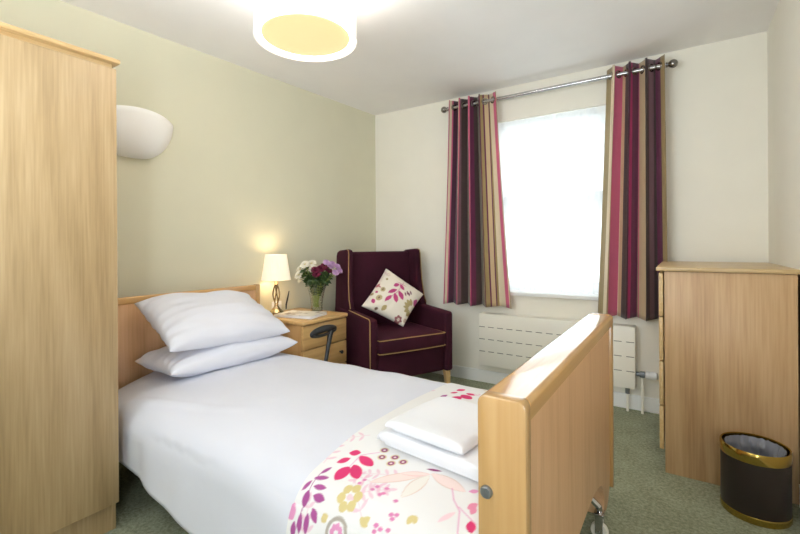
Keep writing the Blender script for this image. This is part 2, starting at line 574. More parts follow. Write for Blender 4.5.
def curtain(label, xt0, xt1, xb0, xb1, zb, folds, seq, phase, name, amp=.048):
    """folds: number of half waves; the cloth snakes over and behind the pole"""
    zt = 2.345
    t = thing('curtain', label, 'curtain', ((xb0 + xb1) / 2, RY, zb), 0, 'striped eyelet curtains')
    nu, nv = 150, 40
    # centre line at the top, constant wave; bottom spreads
    def fn(u, v):
        s = v ** 1.1
        x0 = xt0 + (xb0 - xt0) * s; x1 = xt1 + (xb1 - xt1) * s
        ph = phase + u * folds * PI
        w = math.sin(ph)
        w = math.copysign(abs(w) ** .8, w)
        am = amp * (1 - .15 * v) * (1 if name.endswith('plum lead edge') else (1 - .5 * max(0, min(1, (u - .72) / .1))))
        wob = .010 * v * math.sin(u * 19 + phase * 3) + .006 * v * math.sin(v * 5 + u * 9)
        g = u if name.endswith('plum lead edge') else float(np.interp(u, [0, .75, 1], [0, .66, 1]))
        x = x0 + (x1 - x0) * g + .016 * math.sin(2 * ph) * (1 - .3 * v)
        y = RY - .004 + am * w + wob
        z = zt - (zt - zb) * v + .006 * math.sin(ph) * v
        return (x, y, z)
    V, Fc = grid(fn, nu, nv)
    th = []
    o = obj('cloth', (V, Fc), stripe_mat(name, seq), t, world=True, angle=180)
    me = o.data
    uvl = me.uv_layers.new(name='UVMap')
    for lp in me.loops:
        i = lp.vertex_index % (nu + 1); j = lp.vertex_index // (nu + 1)
        uvl.data[lp.index].uv = (min(.9999, i / nu), j / nv)
    sol = o.modifiers.new('thickness', 'SOLIDIFY'); sol.thickness = .003; sol.offset = 0
    # eyelets where the cloth crosses the pole
    k0 = math.ceil(phase / PI - 1e-6)
    for k in range(k0, k0 + folds + 2):
        u = (k * PI - phase) / (folds * PI)
        if u < .015 or u > .985: continue
        p = Vector(fn(u, (zt - RZ) / (zt - zb))); p.z = RZ
        q = Vector(fn(u + .004, .03)) - Vector(fn(u - .004, .03)); q.z = 0; q.normalize()
        pts = [p + q * (.023 * math.cos(a)) + UP * (.023 * math.sin(a)) for a in [2 * PI * i / 24 for i in range(24)]]
        obj('eyelet', tube(pts, .0055, 8, True), M['pewter'], t, world=True)
    return t


def useq(l):
    out = []; a = 0
    for e_, c_ in l:
        out.append((c_, e_ - a)); a = e_
    return out


SEQ_L = useq([(.03, 'pink'), (.05, 'cream'), (.058, 'pink'), (.20, 'aub'), (.25, 'pink'), (.262, 'beige'), (.30, 'mauve'), (.40, 'choc'), (.48, 'olive'), (.505, 'pink'), (.53, 'mag'), (.56, 'plum'), (.63, 'choc'), (.70, 'olive'), (.73, 'khaki'), (.765, 'plum'), (.80, 'khaki'), (.808, 'plum'), (.83, 'beige'), (.838, 'plum'), (.862, 'khaki'), (.94, 'cream'), (.966, 'pink'), (.985, 'cream'), (1.0, 'khaki')])
SEQ_R = useq([(.05, 'plum'), (.10, 'khaki'), (.17, 'cream'), (.205, 'beige'), (.27, 'pink'), (.285, 'mag'), (.345, 'cream'), (.375, 'beige'), (.43, 'choc'), (.49, 'aub'), (.51, 'mag'), (.58, 'plum'), (.63, 'khaki'), (.642, 'pink'), (.70, 'beige'), (.712, 'plum'), (.79, 'choc'), (.82, 'mauve'), (.855, 'choc'), (.89, 'mag'), (.91, 'aub'), (.955, 'plum'), (1.0, 'khaki')])
curtain('striped plum and cream eyelet curtain at left of the window, beside the armchair', -1.615, -1.225, -1.69, -1.115, .645, 8, SEQ_L, -PI * .5, 'striped curtain fabric with cream lead edge')
curtain('striped plum and cream eyelet curtain at right of the window, beside chest of drawers', -.437, -.105, -.51, -.09, .64, 7, SEQ_R, PI * .35, 'striped curtain fabric with plum lead edge')

# ------------------------------------------------------------------ radiator
rad = thing('radiator', 'cream panel radiator cover with slotted front on the wall under the window', 'radiator', (-.825, YF, .165))
obj('cover', box(-1.38, -.268, YF - .105, YF - .012, .166, .582, .006), M['rad'], rad, world=True)
for k in range(3):
    z = .478 - k * .098
    n = 15
    for i in range(n):
        x = -1.35 + i * (1.055 / (n - 1))
        obj('slot', box(x - .027, x + .021, YF - .1062, YF - .104, z - .0022, z + .0022, 0), M['slot'], rad, world=True, smooth=False)
obj('valve', merge(cyl((-.27, YF - .06, .262), (-.215, YF - .06, .262), .014), box(-.246, -.214, YF - .08, YF - .04, .245, .28, .004)), M['iron'], rad, world=True)
obj('thermostatic_head', xf(lathe([(.014, 0), (.025, .004), (.026, .022), (.023, .03), (.027, .036), (.024, .066), (.014, .074)], 24), Matrix.Translation((-.214, YF - .06, .262)) @ Matrix.Rotation(PI / 2, 4, 'Y')), M['upvc'], rad, world=True)
obj('pipe', cyl((-.232, YF - .06, 0), (-.232, YF - .06, .25), .0085), M['rad'], rad, world=True)
obj('pipe', cyl((-.32, YF - .06, 0), (-.32, YF - .06, .17), .0085), M['rad'], rad, world=True)
obj('lockshield', merge(cyl((-.32, YF - .06, .12), (-.32, YF - .06, .17), .014)), M['iron'], rad, world=True)

# ------------------------------------------------------------------ pendant light
PX, PY, PZ = -1.392, 1.357, 2.055
pend = thing('pendant_light', 'large white drum ceiling light glowing warm above the bed', 'ceiling light', (PX, PY, PZ))
M['drum'] = glow('lit drum fabric', (255, 246, 232), .42, (250, 246, 238))
M['drumin'] = glow('lit drum lining', (255, 240, 205), 1.1, (250, 246, 238))
M['diff'] = glow('warm light diffuser', (255, 220, 160), .55, (190, 170, 130))
RD = .222
obj('shade', lathe([(RD - .004, .002), (RD, 0), (RD, .24), (RD - .004, .24)], 64, False), M['drum'], pend)
obj('lining', lathe([(RD - .006, .001), (RD - .006, .239)], 64, False), M['drumin'], pend)
obj('rim', tube([(RD * math.cos(a), RD * math.sin(a), 0) for a in [2 * PI * k / 64 for k in range(64)]], .003, 8, True), M['drum'], pend)
obj('diffuser', move(lathe([(.0005, .010), (.1, .010), (RD - .03, .012), (RD - .03, .018), (.0005, .018)], 64, False), (0, 0, 0)), M['diff'], pend)
obj('cord', cyl((0, 0, .02), (0, 0, CEIL - PZ - .02), .004), M['white'], pend)
obj('ceiling_rose', lathe([(.05, CEIL - PZ - .001), (.05, CEIL - PZ - .015), (.03, CEIL - PZ - .03), (.006, CEIL - PZ - .035)], 32), M['white'], pend)
obj('spider', merge(*[cyl((0, 0, .2), (RD * math.cos(a), RD * math.sin(a), .232), .002, 6) for a in (0, 2.09, 4.19)]), M['steel'], pend)

# ------------------------------------------------------------------ wall uplighter
SY = 1.185
ang = math.atan(TL)
wl = thing('wall_light', 'white half bowl plaster uplighter fixed to the green wall', 'wall light', (xl(SY), SY, 1.648), -ang)


def bowl(t, a, r=1.0):
    """t: 0 bottom .. 1 rim ; a: -90..90 degrees across the wall"""
    rr = .1 + .9 * math.sin(t * PI / 2) ** .75
    w = .225 * rr * r; d = .15 * rr * r
    z = .245 * (1 - math.cos(t * PI / 2)) ** .85
    z -= .03 * t * (abs(math.sin(a)) ** 2)
    return (d * math.cos(a), w * math.sin(a), z)


def bowl_geo(r, dz):
    V, Fc = grid(lambda u, v: (lambda p: (p[0], p[1], p[2] + dz))(bowl(v, -PI / 2 + PI * u, r)), 40, 16)
    return V, Fc


gv, gf = bowl_geo(1, 0); hv, hf = bowl_geo(.93, .012)
top = [(16 * 41 + i, 16 * 41 + i + 1, 17 * 41 + 16 * 41 + i + 1, 17 * 41 + 16 * 41 + i) for i in range(40)]
obj('bowl', (gv + hv, gf + [tuple(i + len(gv) for i in q) for q in hf] + top), M['bowl'], wl, angle=60)
obj('bottom_disc', xf(lathe([(.0005, -.006), (.03, -.005), (.032, 0), (.02, .006)], 24), Matrix.Translation((.012, 0, .004)) @ Matrix.Scale(.45, 4, (1, 0, 0)) @ Matrix.Scale(1.4, 4, (0, 1, 0))), M['bowl'], wl)
obj('back_plate', box(0, .006, -.05, .05, .06, .19, .002), M['bowl'], wl)

# ------------------------------------------------------------------ wardrobe
WF, WE = -1.90, .806       # front plane, right end
wd = thing('wardrobe', 'tall light oak wardrobe at left beside the bed', 'wardrobe', (-2.26, .36, 0))
W0 = -.10
obj('carcass', merge(box(-2.62, WF - .022, WE - .018, WE - .003, .0, 1.86, .001), box(-2.62, WF - .022, W0, W0 + .018, 0, 1.86, .001),
                     box(-2.62, -2.61, W0, WE - .003, .0, 1.86, .001), box(-2.62, WF - .022, W0, WE - .003, .1, .118, .001), box(-2.62, WF - .03, W0, WE - .003, 1.84, 1.858, .001)), M['oak'], wd, world=True)
for (a, b_) in ((W0, .356), (.36, WE)):
    obj('door', box(WF - .02, WF, a, b_, .112, 1.856, .0025), M['oak'], wd, world=True)
obj('plinth', box(-2.60, WF - .024, W0 + .004, WE - .004, 0, .104, .001), M['oak'], wd, world=True)
obj('top_panel', box(-2.64, WF + .016, W0 - .02, WE + .010, 1.874, 1.893, .006), M['oak_y'], wd, world=True)
obj('shadow_gap_strip', box(-2.6, WF - .012, W0 + .005, WE - .012, 1.857, 1.875, 0), M['oak_y'], wd, world=True)

# ------------------------------------------------------------------ chest of drawers
cd = thing('chest_of_drawers', 'tan oak chest of four drawers against the right wall', 'chest of drawers', (.15, 2.9, 0))
CX, CY0, CY1 = -.079, 2.497, 3.29
obj('carcass', merge(box(CX, .4235, CY0, CY0 + .018, 0, 1.0, .001), box(CX, .4235, CY1 - .018, CY1, 0, 1.0, .001), box(.4135, .4235, CY0, CY1, 0, 1.0, .001), box(CX + .03, .4135, CY0 + .016, CY1 - .016, .07, .085, .001), box(CX + .004, .4135, CY0 + .01, CY1 - .01, .985, 1.0, .001)), M['oak_d'], cd, world=True)
obj('top', box(CX - .034, .4245, CY0 - .012, CY1 + .02, 1.002, 1.022, .004), M['oak_dx'], cd, world=True)
for k in range(4):
    z0 = .112 + k * .222
    o = obj('drawer', merge(box(CX - .024, CX - .005, CY0 + .002, CY1 - .002, z0, z0 + .214, .004), box(CX, CX + .4, CY0 + .03, CY0 + .045, z0 + .02, z0 + .17, 0), box(CX, CX + .4, CY1 - .045, CY1 - .03, z0 + .02, z0 + .17, 0)), M['oak_y'], cd, world=True)
obj('plinth', box(CX + .03, CX + .045, CY0 + .01, CY1 - .01, 0, .075, .001), M['oak_d'], cd, world=True)

# ------------------------------------------------------------------ waste bin
bn = thing('waste_bin', 'round dark brown waste bin with brass rim and base on the carpet by the chest', 'waste bin', (.2485, 2.337, 0))
rb = .117
obj('body', lathe([(rb - .006, .01), (rb - .004, .02), (rb, .03), (rb, .245), (rb - .004, .245), (rb - .004, .02), (.001, .016)], 64), M['binblack'], bn)
obj('rim', lathe([(rb + .0005, .243), (rb + .003, .246), (rb + .003, .283), (rb, .288), (rb - .005, .286), (rb - .006, .243)], 64, False), M['brass'], bn)
obj('base_band', lathe([(rb - .02, .0), (rb, .002), (rb + .002, .006), (rb + .002, .026), (rb + .0005, .03), (rb - .01, .03)], 64, False), M['brass'], bn)


def liner_fn(u, v):
    a = 2 * PI * u
    n = mnoise.noise(Vector((math.cos(a) * 3.0, math.sin(a) * 3.0, v * 3)))
    n2 = mnoise.noise(Vector((math.cos(a) * 8, math.sin(a) * 8, v * 6 + 4)))
    r = (rb - .013) * (1 - .06 * v) - max(0, .012 * n + .010 * n2 + .012) * min(1, v * 5 + .15)
    z = .280 - .24 * v + .006 * n2
    if v > .82: r *= max(.02, (1 - v) / .18)
    return (r * math.cos(a), r * math.sin(a), z)


ln = obj('bin_liner', grid(liner_fn, 120, 30), M['linerm'], None, angle=180)
ln.location = (.2485, 2.337, 0)
meta(ln, 'crumpled grey plastic liner bag inside the brass rimmed bin', 'bin liner')

# ------------------------------------------------------------------ bed
bed = thing('bed', 'single profiling bed with golden beech head and foot boards', 'bed', (-1.4, 1.38, 0))
FX0, FX1 = -.349, -.250        # footboard inner / outer
FY_0, FY_1 = .805, 2.018
FH = .839


def board(nm, x0, x1, y0, y1, h, zbot_post, panel_bot, arch, lab=None):
    ym = (y0 + y1) / 2
    hw = .415
    pol = [(y0 + .03, h - .03), (y0 + .03, panel_bot + .11)]
    for k in range(8):
        a = PI + PI / 2 * k / 7
        pol.append((y0 + .03 + .10 + .10 * math.cos(a), panel_bot + .11 + .11 * math.sin(a)))
    pol.append((ym - hw, panel_bot))
    for k in range(1, 24):
        a = PI - PI * k / 24
        pol.append((ym + hw * math.copysign(abs(math.cos(a)) ** .8, math.cos(a)), panel_bot + .20 * abs(math.sin(a)) ** .55))
    pol.append((ym + hw, panel_bot))
    for k in range(8):
        a = -PI / 2 + PI / 2 * k / 7
        pol.append((y1 - .03 - .10 + .10 * math.cos(a), panel_bot + .11 + .11 * math.sin(a)))
    pol += [(y1 - .03, panel_bot + .11), (y1 - .03, h - .03)]
    t = obj(nm, prism(pol, 'X', x0 + .02, x1 - .012), M['beech_p'], bed, world=True, smooth=False)
    # end posts : rounded-top profile extruded a little
    def prof(ins=0.0):
        r = .018
        pts = []
        for (cx, cz, a0) in ((x1 - r, h - r, 0), (x0 + r, h - r, PI / 2)):
            for k in range(7):
                a = a0 + PI / 2 * k / 6
                pts.append((cx + r * math.cos(a), cz + r * math.sin(a)))
        pts += [(x0, zbot_post), (x1, zbot_post)]
        return pts
    posts = []
    for (a, b_) in ((y0, y0 + .034), (y1 - .034, y1)):
        posts.append(obj('end_post', prism(prof(), 'Y', a, b_, .004, 2), M['beech'], t, world=True))
    # top rail with rounded edges between the posts
    r = .013; pts = []
    for (cx, cz, a0) in ((x1 - .001 - r, h - .002 - r, 0), (x0 + .001 + r, h - .002 - r, PI / 2)):
        for k in range(7):
            a = a0 + PI / 2 * k / 6
            pts.append((cx + r * math.cos(a), cz + r * math.sin(a)))
    pts += [(x0 + .001, h - .05), (x0 + .012, h - .056), (x1 - .012, h - .056), (x1 - .001, h - .044)]
    obj('top_rail', prism(pts, 'Y', y0 + .0345, y1 - .0345), M['beech_y'], t, world=True)
    return t, posts


fb, fposts = board('footboard', FX0, FX1, FY_0, FY_1, FH, .115, .075, True)
# bolt on the near post face
bo = obj('bolt', merge(xf(lathe([(.0125, 0), (.0125, .006), (.010, .009), (.0005, .0095)], 24), Matrix.Translation((-.329, FY_0 - .0005, .648)) @ Matrix.Rotation(PI / 2, 4, 'X')),
                       box(-.3305, -.3275, FY_0 - .0108, FY_0 - .009, .639, .657, 0)), M['iron'], fposts[0], world=True)
# headboard
HX0, HX1 = -2.46, -2.42
hb = obj('headboard', box(HX0 + .008, HX1 - .010, .86, 1.885, .30, .845, .001), M['beech_p'], bed, world=True)
for (a, b_) in ((.845, .873), (1.882, 1.912)):
    obj('end_post', box(HX0, HX1, a, b_, .28, .877, .006, 3), M['beech'], hb, world=True)
obj('top_rail', box(HX0 + .001, HX1 - .001, .8735, 1.8815, .838, .876, .008, 3), M['beech_y'], hb, world=True)
# frame, legs and castors
for y in (.91, 1.82):
    obj('side_rail', box(-2.42, FX0 + .01, y - .02, y + .02, .22, .28, .004), M['iron'], bed, world=True)
obj('mattress_platform', box(-2.40, FX0 - .01, .90, 1.84, .25, .272, .004), M['iron'], bed, world=True)
obj('mattress', box(-2.405, FX0 - .004, .90, 1.84, .273, .365, .04, 4), M['mattress'], bed, world=True)
for (x, y) in ((-.285, 1.0), (-.275, 1.80), (-2.3, .93), (-2.3, 1.8)):
    inb = -.12 if x > -1 else 0
    c = obj('castor', merge(xf(lathe([(.008, -.011), (.029, -.011), (.032, -.006), (.032, .006), (.029, .011), (.008, .011)], 28), Matrix.Translation((x, y, .032)) @ Matrix.Rotation(PI / 2, 4, 'X')),
                            ), M['rad'], bed, world=True)
    obj('fork', merge(box(x - .014, x + .014, y - .022, y - .015, .025, .1, .002), box(x - .014, x + .014, y + .015, y + .022, .025, .1, .002), box(x - .018, x + .018, y - .024, y + .024, .095, .104, .002), cyl((x, y - .024, .032), (x, y + .024, .032), .006)), M['chrome'], c, world=True)
    obj('stem', merge(cyl((x, y, .104), (x, y, .125), .010), cyl((x, y, .12), (x + inb, y, .22), .012), cyl((x + inb, y, .21), (x + inb, y, .26), .016)), M['chrome'], c, world=True)
obj('foot_crossbar', merge(box(-.44, -.40, .93, 1.82, .2, .235, .004)), M['iron'], bed, world=True)


# duvet ------------------------------------------------------------
def hem(x):
    return float(np.interp(x, [-2.4, -2.05, -1.75, -1.44, -1.0, -.34], [.26, .235, .20, .14, .12, .12]))


def duvet_prof(x):
    k = (x + 2.38) / 2.03
    h = hem(x)
    fl = .048 * k                    # the bed spreads a little towards the foot
    bul = .016 * math.sin(x * 9) * .6
    nb = -.012 * min(1, max(0, k * 2 - .2))
    d = .07 * min(1, max(0, (-2.05 - x) / .3))
    pts = [(.846 + bul + nb * 2, h), (.845 + bul * .6 + nb, h + (.41 - h) * .5), (.852 + nb * .5, .375 - d * .8), (.882, .434 - d), (.945, .466 - d), (1.1, .488 - .6 * d), (1.38, .497), (1.66 + fl * .5, .492),
           (1.795 + fl, .474), (1.85 + fl, .443), (1.868 + fl, .385), (1.872 + fl, .24)]
    return pts


NT = 90
_prof_cache = {}


def prof_at(x):
    key = round(x, 4)
    if key not in _prof_cache:
        _prof_cache[key] = np.array(catmull(duvet_prof(x), NT + 1))
    return _prof_cache[key]


def wr(x, y, z):
    a = mnoise.noise(Vector((x * 2.2, y * 2.2, z * 2 + 3))) * .014 + .010 * max(0, 1 - abs((y - .93) - (x + 1.98) * .28) / .035) * max(0, 1 - abs(x + 1.85) / .45)
    b_ = mnoise.noise(Vector((x * 5.5 + y * 2.0, y * 4.5, z * 5))) * .005
    c = mnoise.noise(Vector((x * 9 - 3 * y, y * 3 + 7, z * 3))) * .0035
    side = 1.0 if z > .40 else 1.8
    return (a + b_ + c) * side


def duvet_pt(x, t, off=0.0, wk=1.0):
    pr = prof_at(x)
    f = t * NT
    i = min(int(f), NT - 1); q = f - i
    y, z = pr[i] * (1 - q) + pr[i + 1] * q
    i0, i1 = max(i - 1, 0), min(i + 2, NT)
    ty, tz = pr[i1] - pr[i0]
    ln_ = math.hypot(ty, tz)
    ny, nz = -tz / ln_, ty / ln_
    d = wr(x, y, z) * wk
    if y > 1.8 and x < -1.9: d = min(d, .0)
    if y < .9 and x < -1.85: d *= .5
    return Vector((x, y + ny * (d + off), z + nz * (d + off)))


X0D, X1D = -2.385, FX0 - .006
du = obj('duvet', grid(lambda u, v: duvet_pt(X0D + (X1D - X0D) * u, v), 150, 110), M['linen'], None, angle=180)
sol = du.modifiers.new('thickness', 'SOLIDIFY'); sol.thickness = .014; sol.offset = -1
meta(du, 'plain white cotton duvet covering the bed and hanging over its sides', 'duvet')


# pillows ------------------------------------------------------------
def cushion_geo(c00, c10, c11, c01, thick, nrm, n=44, pinch=.06, wrinkle=.006, seed=0, sag=0.0):
    """corner points (u,v) ; a stuffed cushion, mid plane through the corners"""
    c00, c10, c11, c01 = map(Vector, (c00, c10, c11, c01))
    nrm = Vector(nrm).normalized()

    def P2(u, v):
        # pinch the sides inward so that the corners stick out
        uu = u; vv = v
        du_ = pinch * (1 - (2 * v - 1) ** 2)
        dv_ = pinch * (1 - (2 * u - 1) ** 2)
        uu = .5 + (u - .5) * (1 - du_)
        vv = .5 + (v - .5) * (1 - dv_)
        return (c00 * (1 - uu) * (1 - vv) + c10 * uu * (1 - vv) + c11 * uu * vv + c01 * (1 - uu) * vv)

    def H(u, v):
        a = max(0, 1 - abs(2 * u - 1) ** 2.5); b_ = max(0, 1 - abs(2 * v - 1) ** 2.5)
        return (a * b_) ** .43

    def side(s):
        def f(u, v):
            # denser sampling near the borders
            u2 = .5 - .5 * math.cos(PI * u); v2 = .5 - .5 * math.cos(PI * v)
            h = H(u2, v2)
            w = mnoise.noise(Vector((u2 * 4 + seed, v2 * 4, s * 3))) * wrinkle + mnoise.noise(Vector((u2 * 13 + seed, v2 * 5, s * 5))) * wrinkle * .55 + wrinkle * .34 * math.sin(u2 * 46 + 5 * v2 + seed) * math.exp(-v2 * 9) + wrinkle * .35 * math.sin(u2 * 38 - 4 * v2 + seed) * math.exp(-(1 - v2) * 9)
            edge = min(1, h * 2.5)
            k = thick if s > 0 else thick * .85
            return P2(u2, v2) + nrm * (s * (k * h) + w * edge - sag * (1 - (2 * u2 - 1) ** 2) * 0)
        return f
    return merge(grid(side(1), n, n), grid(side(-1), n, n))


pl = obj('pillow', cushion_geo((-2.375, 1.085, .545), (-1.985, 1.065, .545), (-1.965, 1.83, .55), (-2.37, 1.80, .55), .092, (0, 0, 1), n=64, seed=3, pinch=.055, wrinkle=.012), M['linen2'], None, angle=180)
meta(pl, 'lower white pillow lying flat on the bed beneath the other pillow', 'pillow', 'white bed pillows')
pu = obj('pillow', cushion_geo((-2.365, 1.08, .846), (-1.995, 1.065, .650), (-1.985, 1.785, .620), (-2.37, 1.735, .826), .105, (.42, 0, .91), n=64, seed=11, pinch=.055, wrinkle=.014), M['linen2'], None, angle=180)
meta(pu, 'upper white pillow propped slanting against the headboard', 'pillow', 'white bed pillows')


# ------------------------------------------------------------------ printed cloth painter
class Print:
    def __init__(self, w, h, res, base):
        self.w, self.h = w, h
        self.nx, self.ny = int(round(w / res)), int(round(h / res))
        self.C = np.zeros((self.ny + 1, self.nx + 1, 3)); self.C[:] = s2l(base)
        gx, gy = np.meshgrid(np.linspace(0, w, self.nx + 1), np.linspace(0, h, self.ny + 1))
        self.gx, self.gy = gx, gy
        self.res = res

    def _win(self, x0, x1, y0, y1):
        i0 = max(0, int(x0 / self.w * self.nx)); i1 = min(self.nx + 1, int(x1 / self.w * self.nx) + 2)
        j0 = max(0, int(y0 / self.h * self.ny)); j1 = min(self.ny + 1, int(y1 / self.h * self.ny) + 2)
        return (slice(j0, max(j1, j0)), slice(i0, max(i1, i0)))

    def _mix(self, sl, m_, c):
        m_ = m_[..., None]
        self.C[sl] = self.C[sl] * (1 - m_) + np.array(s2l(c)) * m_

    def leaf(self, a, b, hw, c, alpha=1.0, pw=.8, bias=.5):
        a = np.array(a, float); b = np.array(b, float)
        L = np.linalg.norm(b - a)
        if L < 1e-6: return
        d = (b - a) / L; n = np.array((-d[1], d[0]))
        sl = self._win(min(a[0], b[0]) - hw, max(a[0], b[0]) + hw, min(a[1], b[1]) - hw, max(a[1], b[1]) + hw)
        X = self.gx[sl] - a[0]; Y = self.gy[sl] - a[1]
        t = (X * d[0] + Y * d[1]) / L; s = X * n[0] + Y * n[1]
        tt = np.clip(t, 0, 1)
        wdt = hw * np.sin(PI * tt ** (math.log(.5) / math.log(bias))) ** pw
        m_ = np.clip((wdt - np.abs(s)) / self.res + .5, 0, 1) * ((t > 0) & (t < 1)) * alpha
        self._mix(sl, m_, c)

    def dot(self, p, r, c, alpha=1.0, ry=None):
        ry = ry or r
        sl = self._win(p[0] - r, p[0] + r, p[1] - ry, p[1] + ry)
        q = np.hypot((self.gx[sl] - p[0]) / r, (self.gy[sl] - p[1]) / ry)
        self._mix(sl, np.clip((1 - q) * min(r, ry) / self.res + .5, 0, 1) * alpha, c)

    def line(self, pts, hw, c, alpha=1.0):
        for a, b in zip(pts[:-1], pts[1:]):
            a = np.array(a, float); b = np.array(b, float)
            L = np.linalg.norm(b - a)
            if L < 1e-6: continue
            sl = self._win(min(a[0], b[0]) - hw * 3, max(a[0], b[0]) + hw * 3, min(a[1], b[1]) - hw * 3, max(a[1], b[1]) + hw * 3)
            d = (b - a) / L
            X = self.gx[sl] - a[0]; Y = self.gy[sl] - a[1]
            t = np.clip(X * d[0] + Y * d[1], 0, L)
            q = np.hypot(X - t * d[0], Y - t * d[1])
            self._mix(sl, np.clip((hw - q) / self.res + .5, 0, 1) * alpha, c)

    def flower(self, p, r, c, n=6, centre=None, rot=0, alpha=1.0):
        for k in range(n):
            a = rot + 2 * PI * k / n
            self.leaf((p[0] + .3 * r * math.cos(a), p[1] + .3 * r * math.sin(a)), (p[0] + r * math.cos(a), p[1] + r * math.sin(a)), r * .36, c, alpha, .6)
        if centre: self.dot(p, r * .22, centre)

    def sprig(self, a, b, n, ln_, hw, c, stem=None, alpha=1.0):
        a = np.array(a, float); b = np.array(b, float)
        d = b - a; L = np.linalg.norm(d); d /= L
        self.line([a, b], .0012, stem or c, alpha)
        ang0 = math.atan2(d[1], d[0])
        for k in range(n):
            f = (k + .6) / n
            p = a + d * L * f
            for s in (-1, 1):
                an = ang0 + s * 1.0
                l2 = ln_ * (1 - .35 * f)
                self.leaf(p, p + l2 * np.array((math.cos(an), math.sin(an))), hw, c, alpha)
        self.leaf(b, b + d * ln_ * .8, hw, c, alpha)


MAGENTA, PURPLE, PINK, TAN, PALE, BERRY, GREYP = (210, 58, 112), (166, 84, 146), (222, 150, 192), (212, 196, 140), (236, 206, 214), (142, 52, 110), (196, 184, 172)

# runner ------------------------------------------------------------
RX0, RX1 = -.935, FX0 - .007
AW = RX1 - RX0
prR = prof_at(-.7)
ARC = np.concatenate([[0], np.cumsum(np.linalg.norm(np.diff(prR, axis=0), axis=1))])
BL = float(ARC[-1])


_xs = np.linspace(RX0 - .05, RX1 + .02, 90); _ts = np.linspace(.02, .98, 330)
_pts = np.array([[tuple(duvet_pt(x, t, .006)) for t in _ts] for x in _xs])
_rel = _pts - np.array((0, 0, CAM_H))
_dep = _rel @ np.array(FW)
_pu = 400 + F * (_rel @ np.array(rc)) / _dep
_pv = 244.8 - F * (_rel @ np.array(uc)) / _dep


def surf_uv(px, py):
    """photo pixel of a printed motif -> metres on the cloth"""
    q = np.hypot(_pu - px, _pv - py)
    cost = q + np.where(q < 4, 0, 1e3) + _dep * 2
    i, j = np.unravel_index(int(np.argmin(np.where(q.min() < 4, cost, q))), q.shape)
    return (float(_xs[i] - RX0), float(np.interp(_ts[j] * NT, np.arange(NT + 1), ARC)))


pt = Print(AW, BL, .0028, (232, 231, 231))
rnd = random.Random(5)
U = surf_uv
# faint pale background fronds
for k in range(34):
    p = (rnd.uniform(0, AW), rnd.uniform(.1, BL)); a = rnd.uniform(0, 2 * PI); l_ = rnd.uniform(.08, .13)
    pt.sprig(p, (p[0] + l_ * math.cos(a), p[1] + l_ * math.sin(a)), 4, .035, .005, (226, 184, 202), alpha=.75)


def C3(x, y): return (260 + x / 5.683, 440 + y / 5.683)
def C4(x, y): return (370 + x / 5.683, 440 + y / 5.683)
def C2(x, y): return (370 + x / 6.667, 380 + y / 6.667)


def lf(f, a, b, hw, c, **k):
    pt.leaf(U(*f(*a)), U(*f(*b)), hw * .72, c, **k)


# magenta leaves near the edge of the runner
pt.line([U(*C3(680, 70)), U(*C3(570, 88)), U(*C3(540, 110)), U(*C3(490, 160))], .0014, PINK)
lf(C3, (505, 75), (572, 75), .020, MAGENTA); lf(C3, (430, 125), (512, 105), .017, MAGENTA)
lf(C3, (425, 222), (505, 152), .030, MAGENTA, pw=.6); lf(C3, (553, 222), (530, 140), .026, MAGENTA, pw=.6)
lf(C3, (635, 145), (568, 92), .024, MAGENTA, pw=.6)
# purple sprig
pt.line([U(*C3(340, 190)), U(*C3(290, 250)), U(*C3(230, 400)), U(*C3(180, 530))], .0013, PURPLE)
lf(C3, (335, 188), (405, 148), .009, PURPLE); lf(C3, (300, 212), (386, 216), .011, PURPLE)
lf(C3, (295, 258), (372, 270), .011, PURPLE); lf(C3, (228, 282), (288, 228), .009, PURPLE)
lf(C3, (292, 305), (358, 342), .016, PURPLE); lf(C3, (275, 282), (232, 378), .016, PURPLE)
lf(C3, (292, 375), (308, 475), .014, PURPLE); lf(C3, (232, 408), (212, 530), .012, PURPLE); lf(C3, (262, 410), (250, 540), .013, PURPLE); lf(C3, (192, 460), (172, 545), .012, PURPLE)
lf(C3, (178, 350), (180, 452), .020, PINK); lf(C3, (140, 400), (180, 450), .010, PINK)
# tan six-petal flower and little tan buds
c = U(*C3(500, 318)); pt.flower(c, .040, TAN, 6, (226, 200, 206), .3)
lf(C3, (335, 460), (378, 420), .016, TAN); lf(C3, (600, 495), (560, 440), .014, TAN); lf(C3, (560, 470), (615, 440), .012, TAN)
lf(C4, (210, 480), (240, 430), .012, TAN); lf(C4, (260, 480), (240, 430), .012, TAN)
# grey ring flower at the bottom
c = U(*C3(425, 530)); pt.dot(c, .036, (176, 168, 158)); pt.dot(c, .026, (232, 231, 231)); pt.flower(c, .022, PINK, 8)
# berry cluster
for q in ((85, 62), (70, 95), (140, 100), (120, 133), (188, 126)):
    p = U(*C4(*q)); pt.dot(p, .0145, TAN, .8); pt.dot(p, .0105, BERRY); pt.dot(p, .004, (240, 230, 220))
# large pale lily
for a, b_, w_ in (((335, 195), (0, 240), .022), ((340, 190), (170, 192), .012), ((335, 200), (165, 325), .026), ((345, 190), (545, 298), .026)):
    lf(C4, a, b_, w_ + .002, (214, 178, 160) if w_ > .02 else (226, 180, 180)); lf(C4, a, b_, w_ - .001, (238, 218, 214) if b_[0] != 165 else (232, 228, 222))
lf(C4, (320, 163), (410, 185), .007, BERRY)
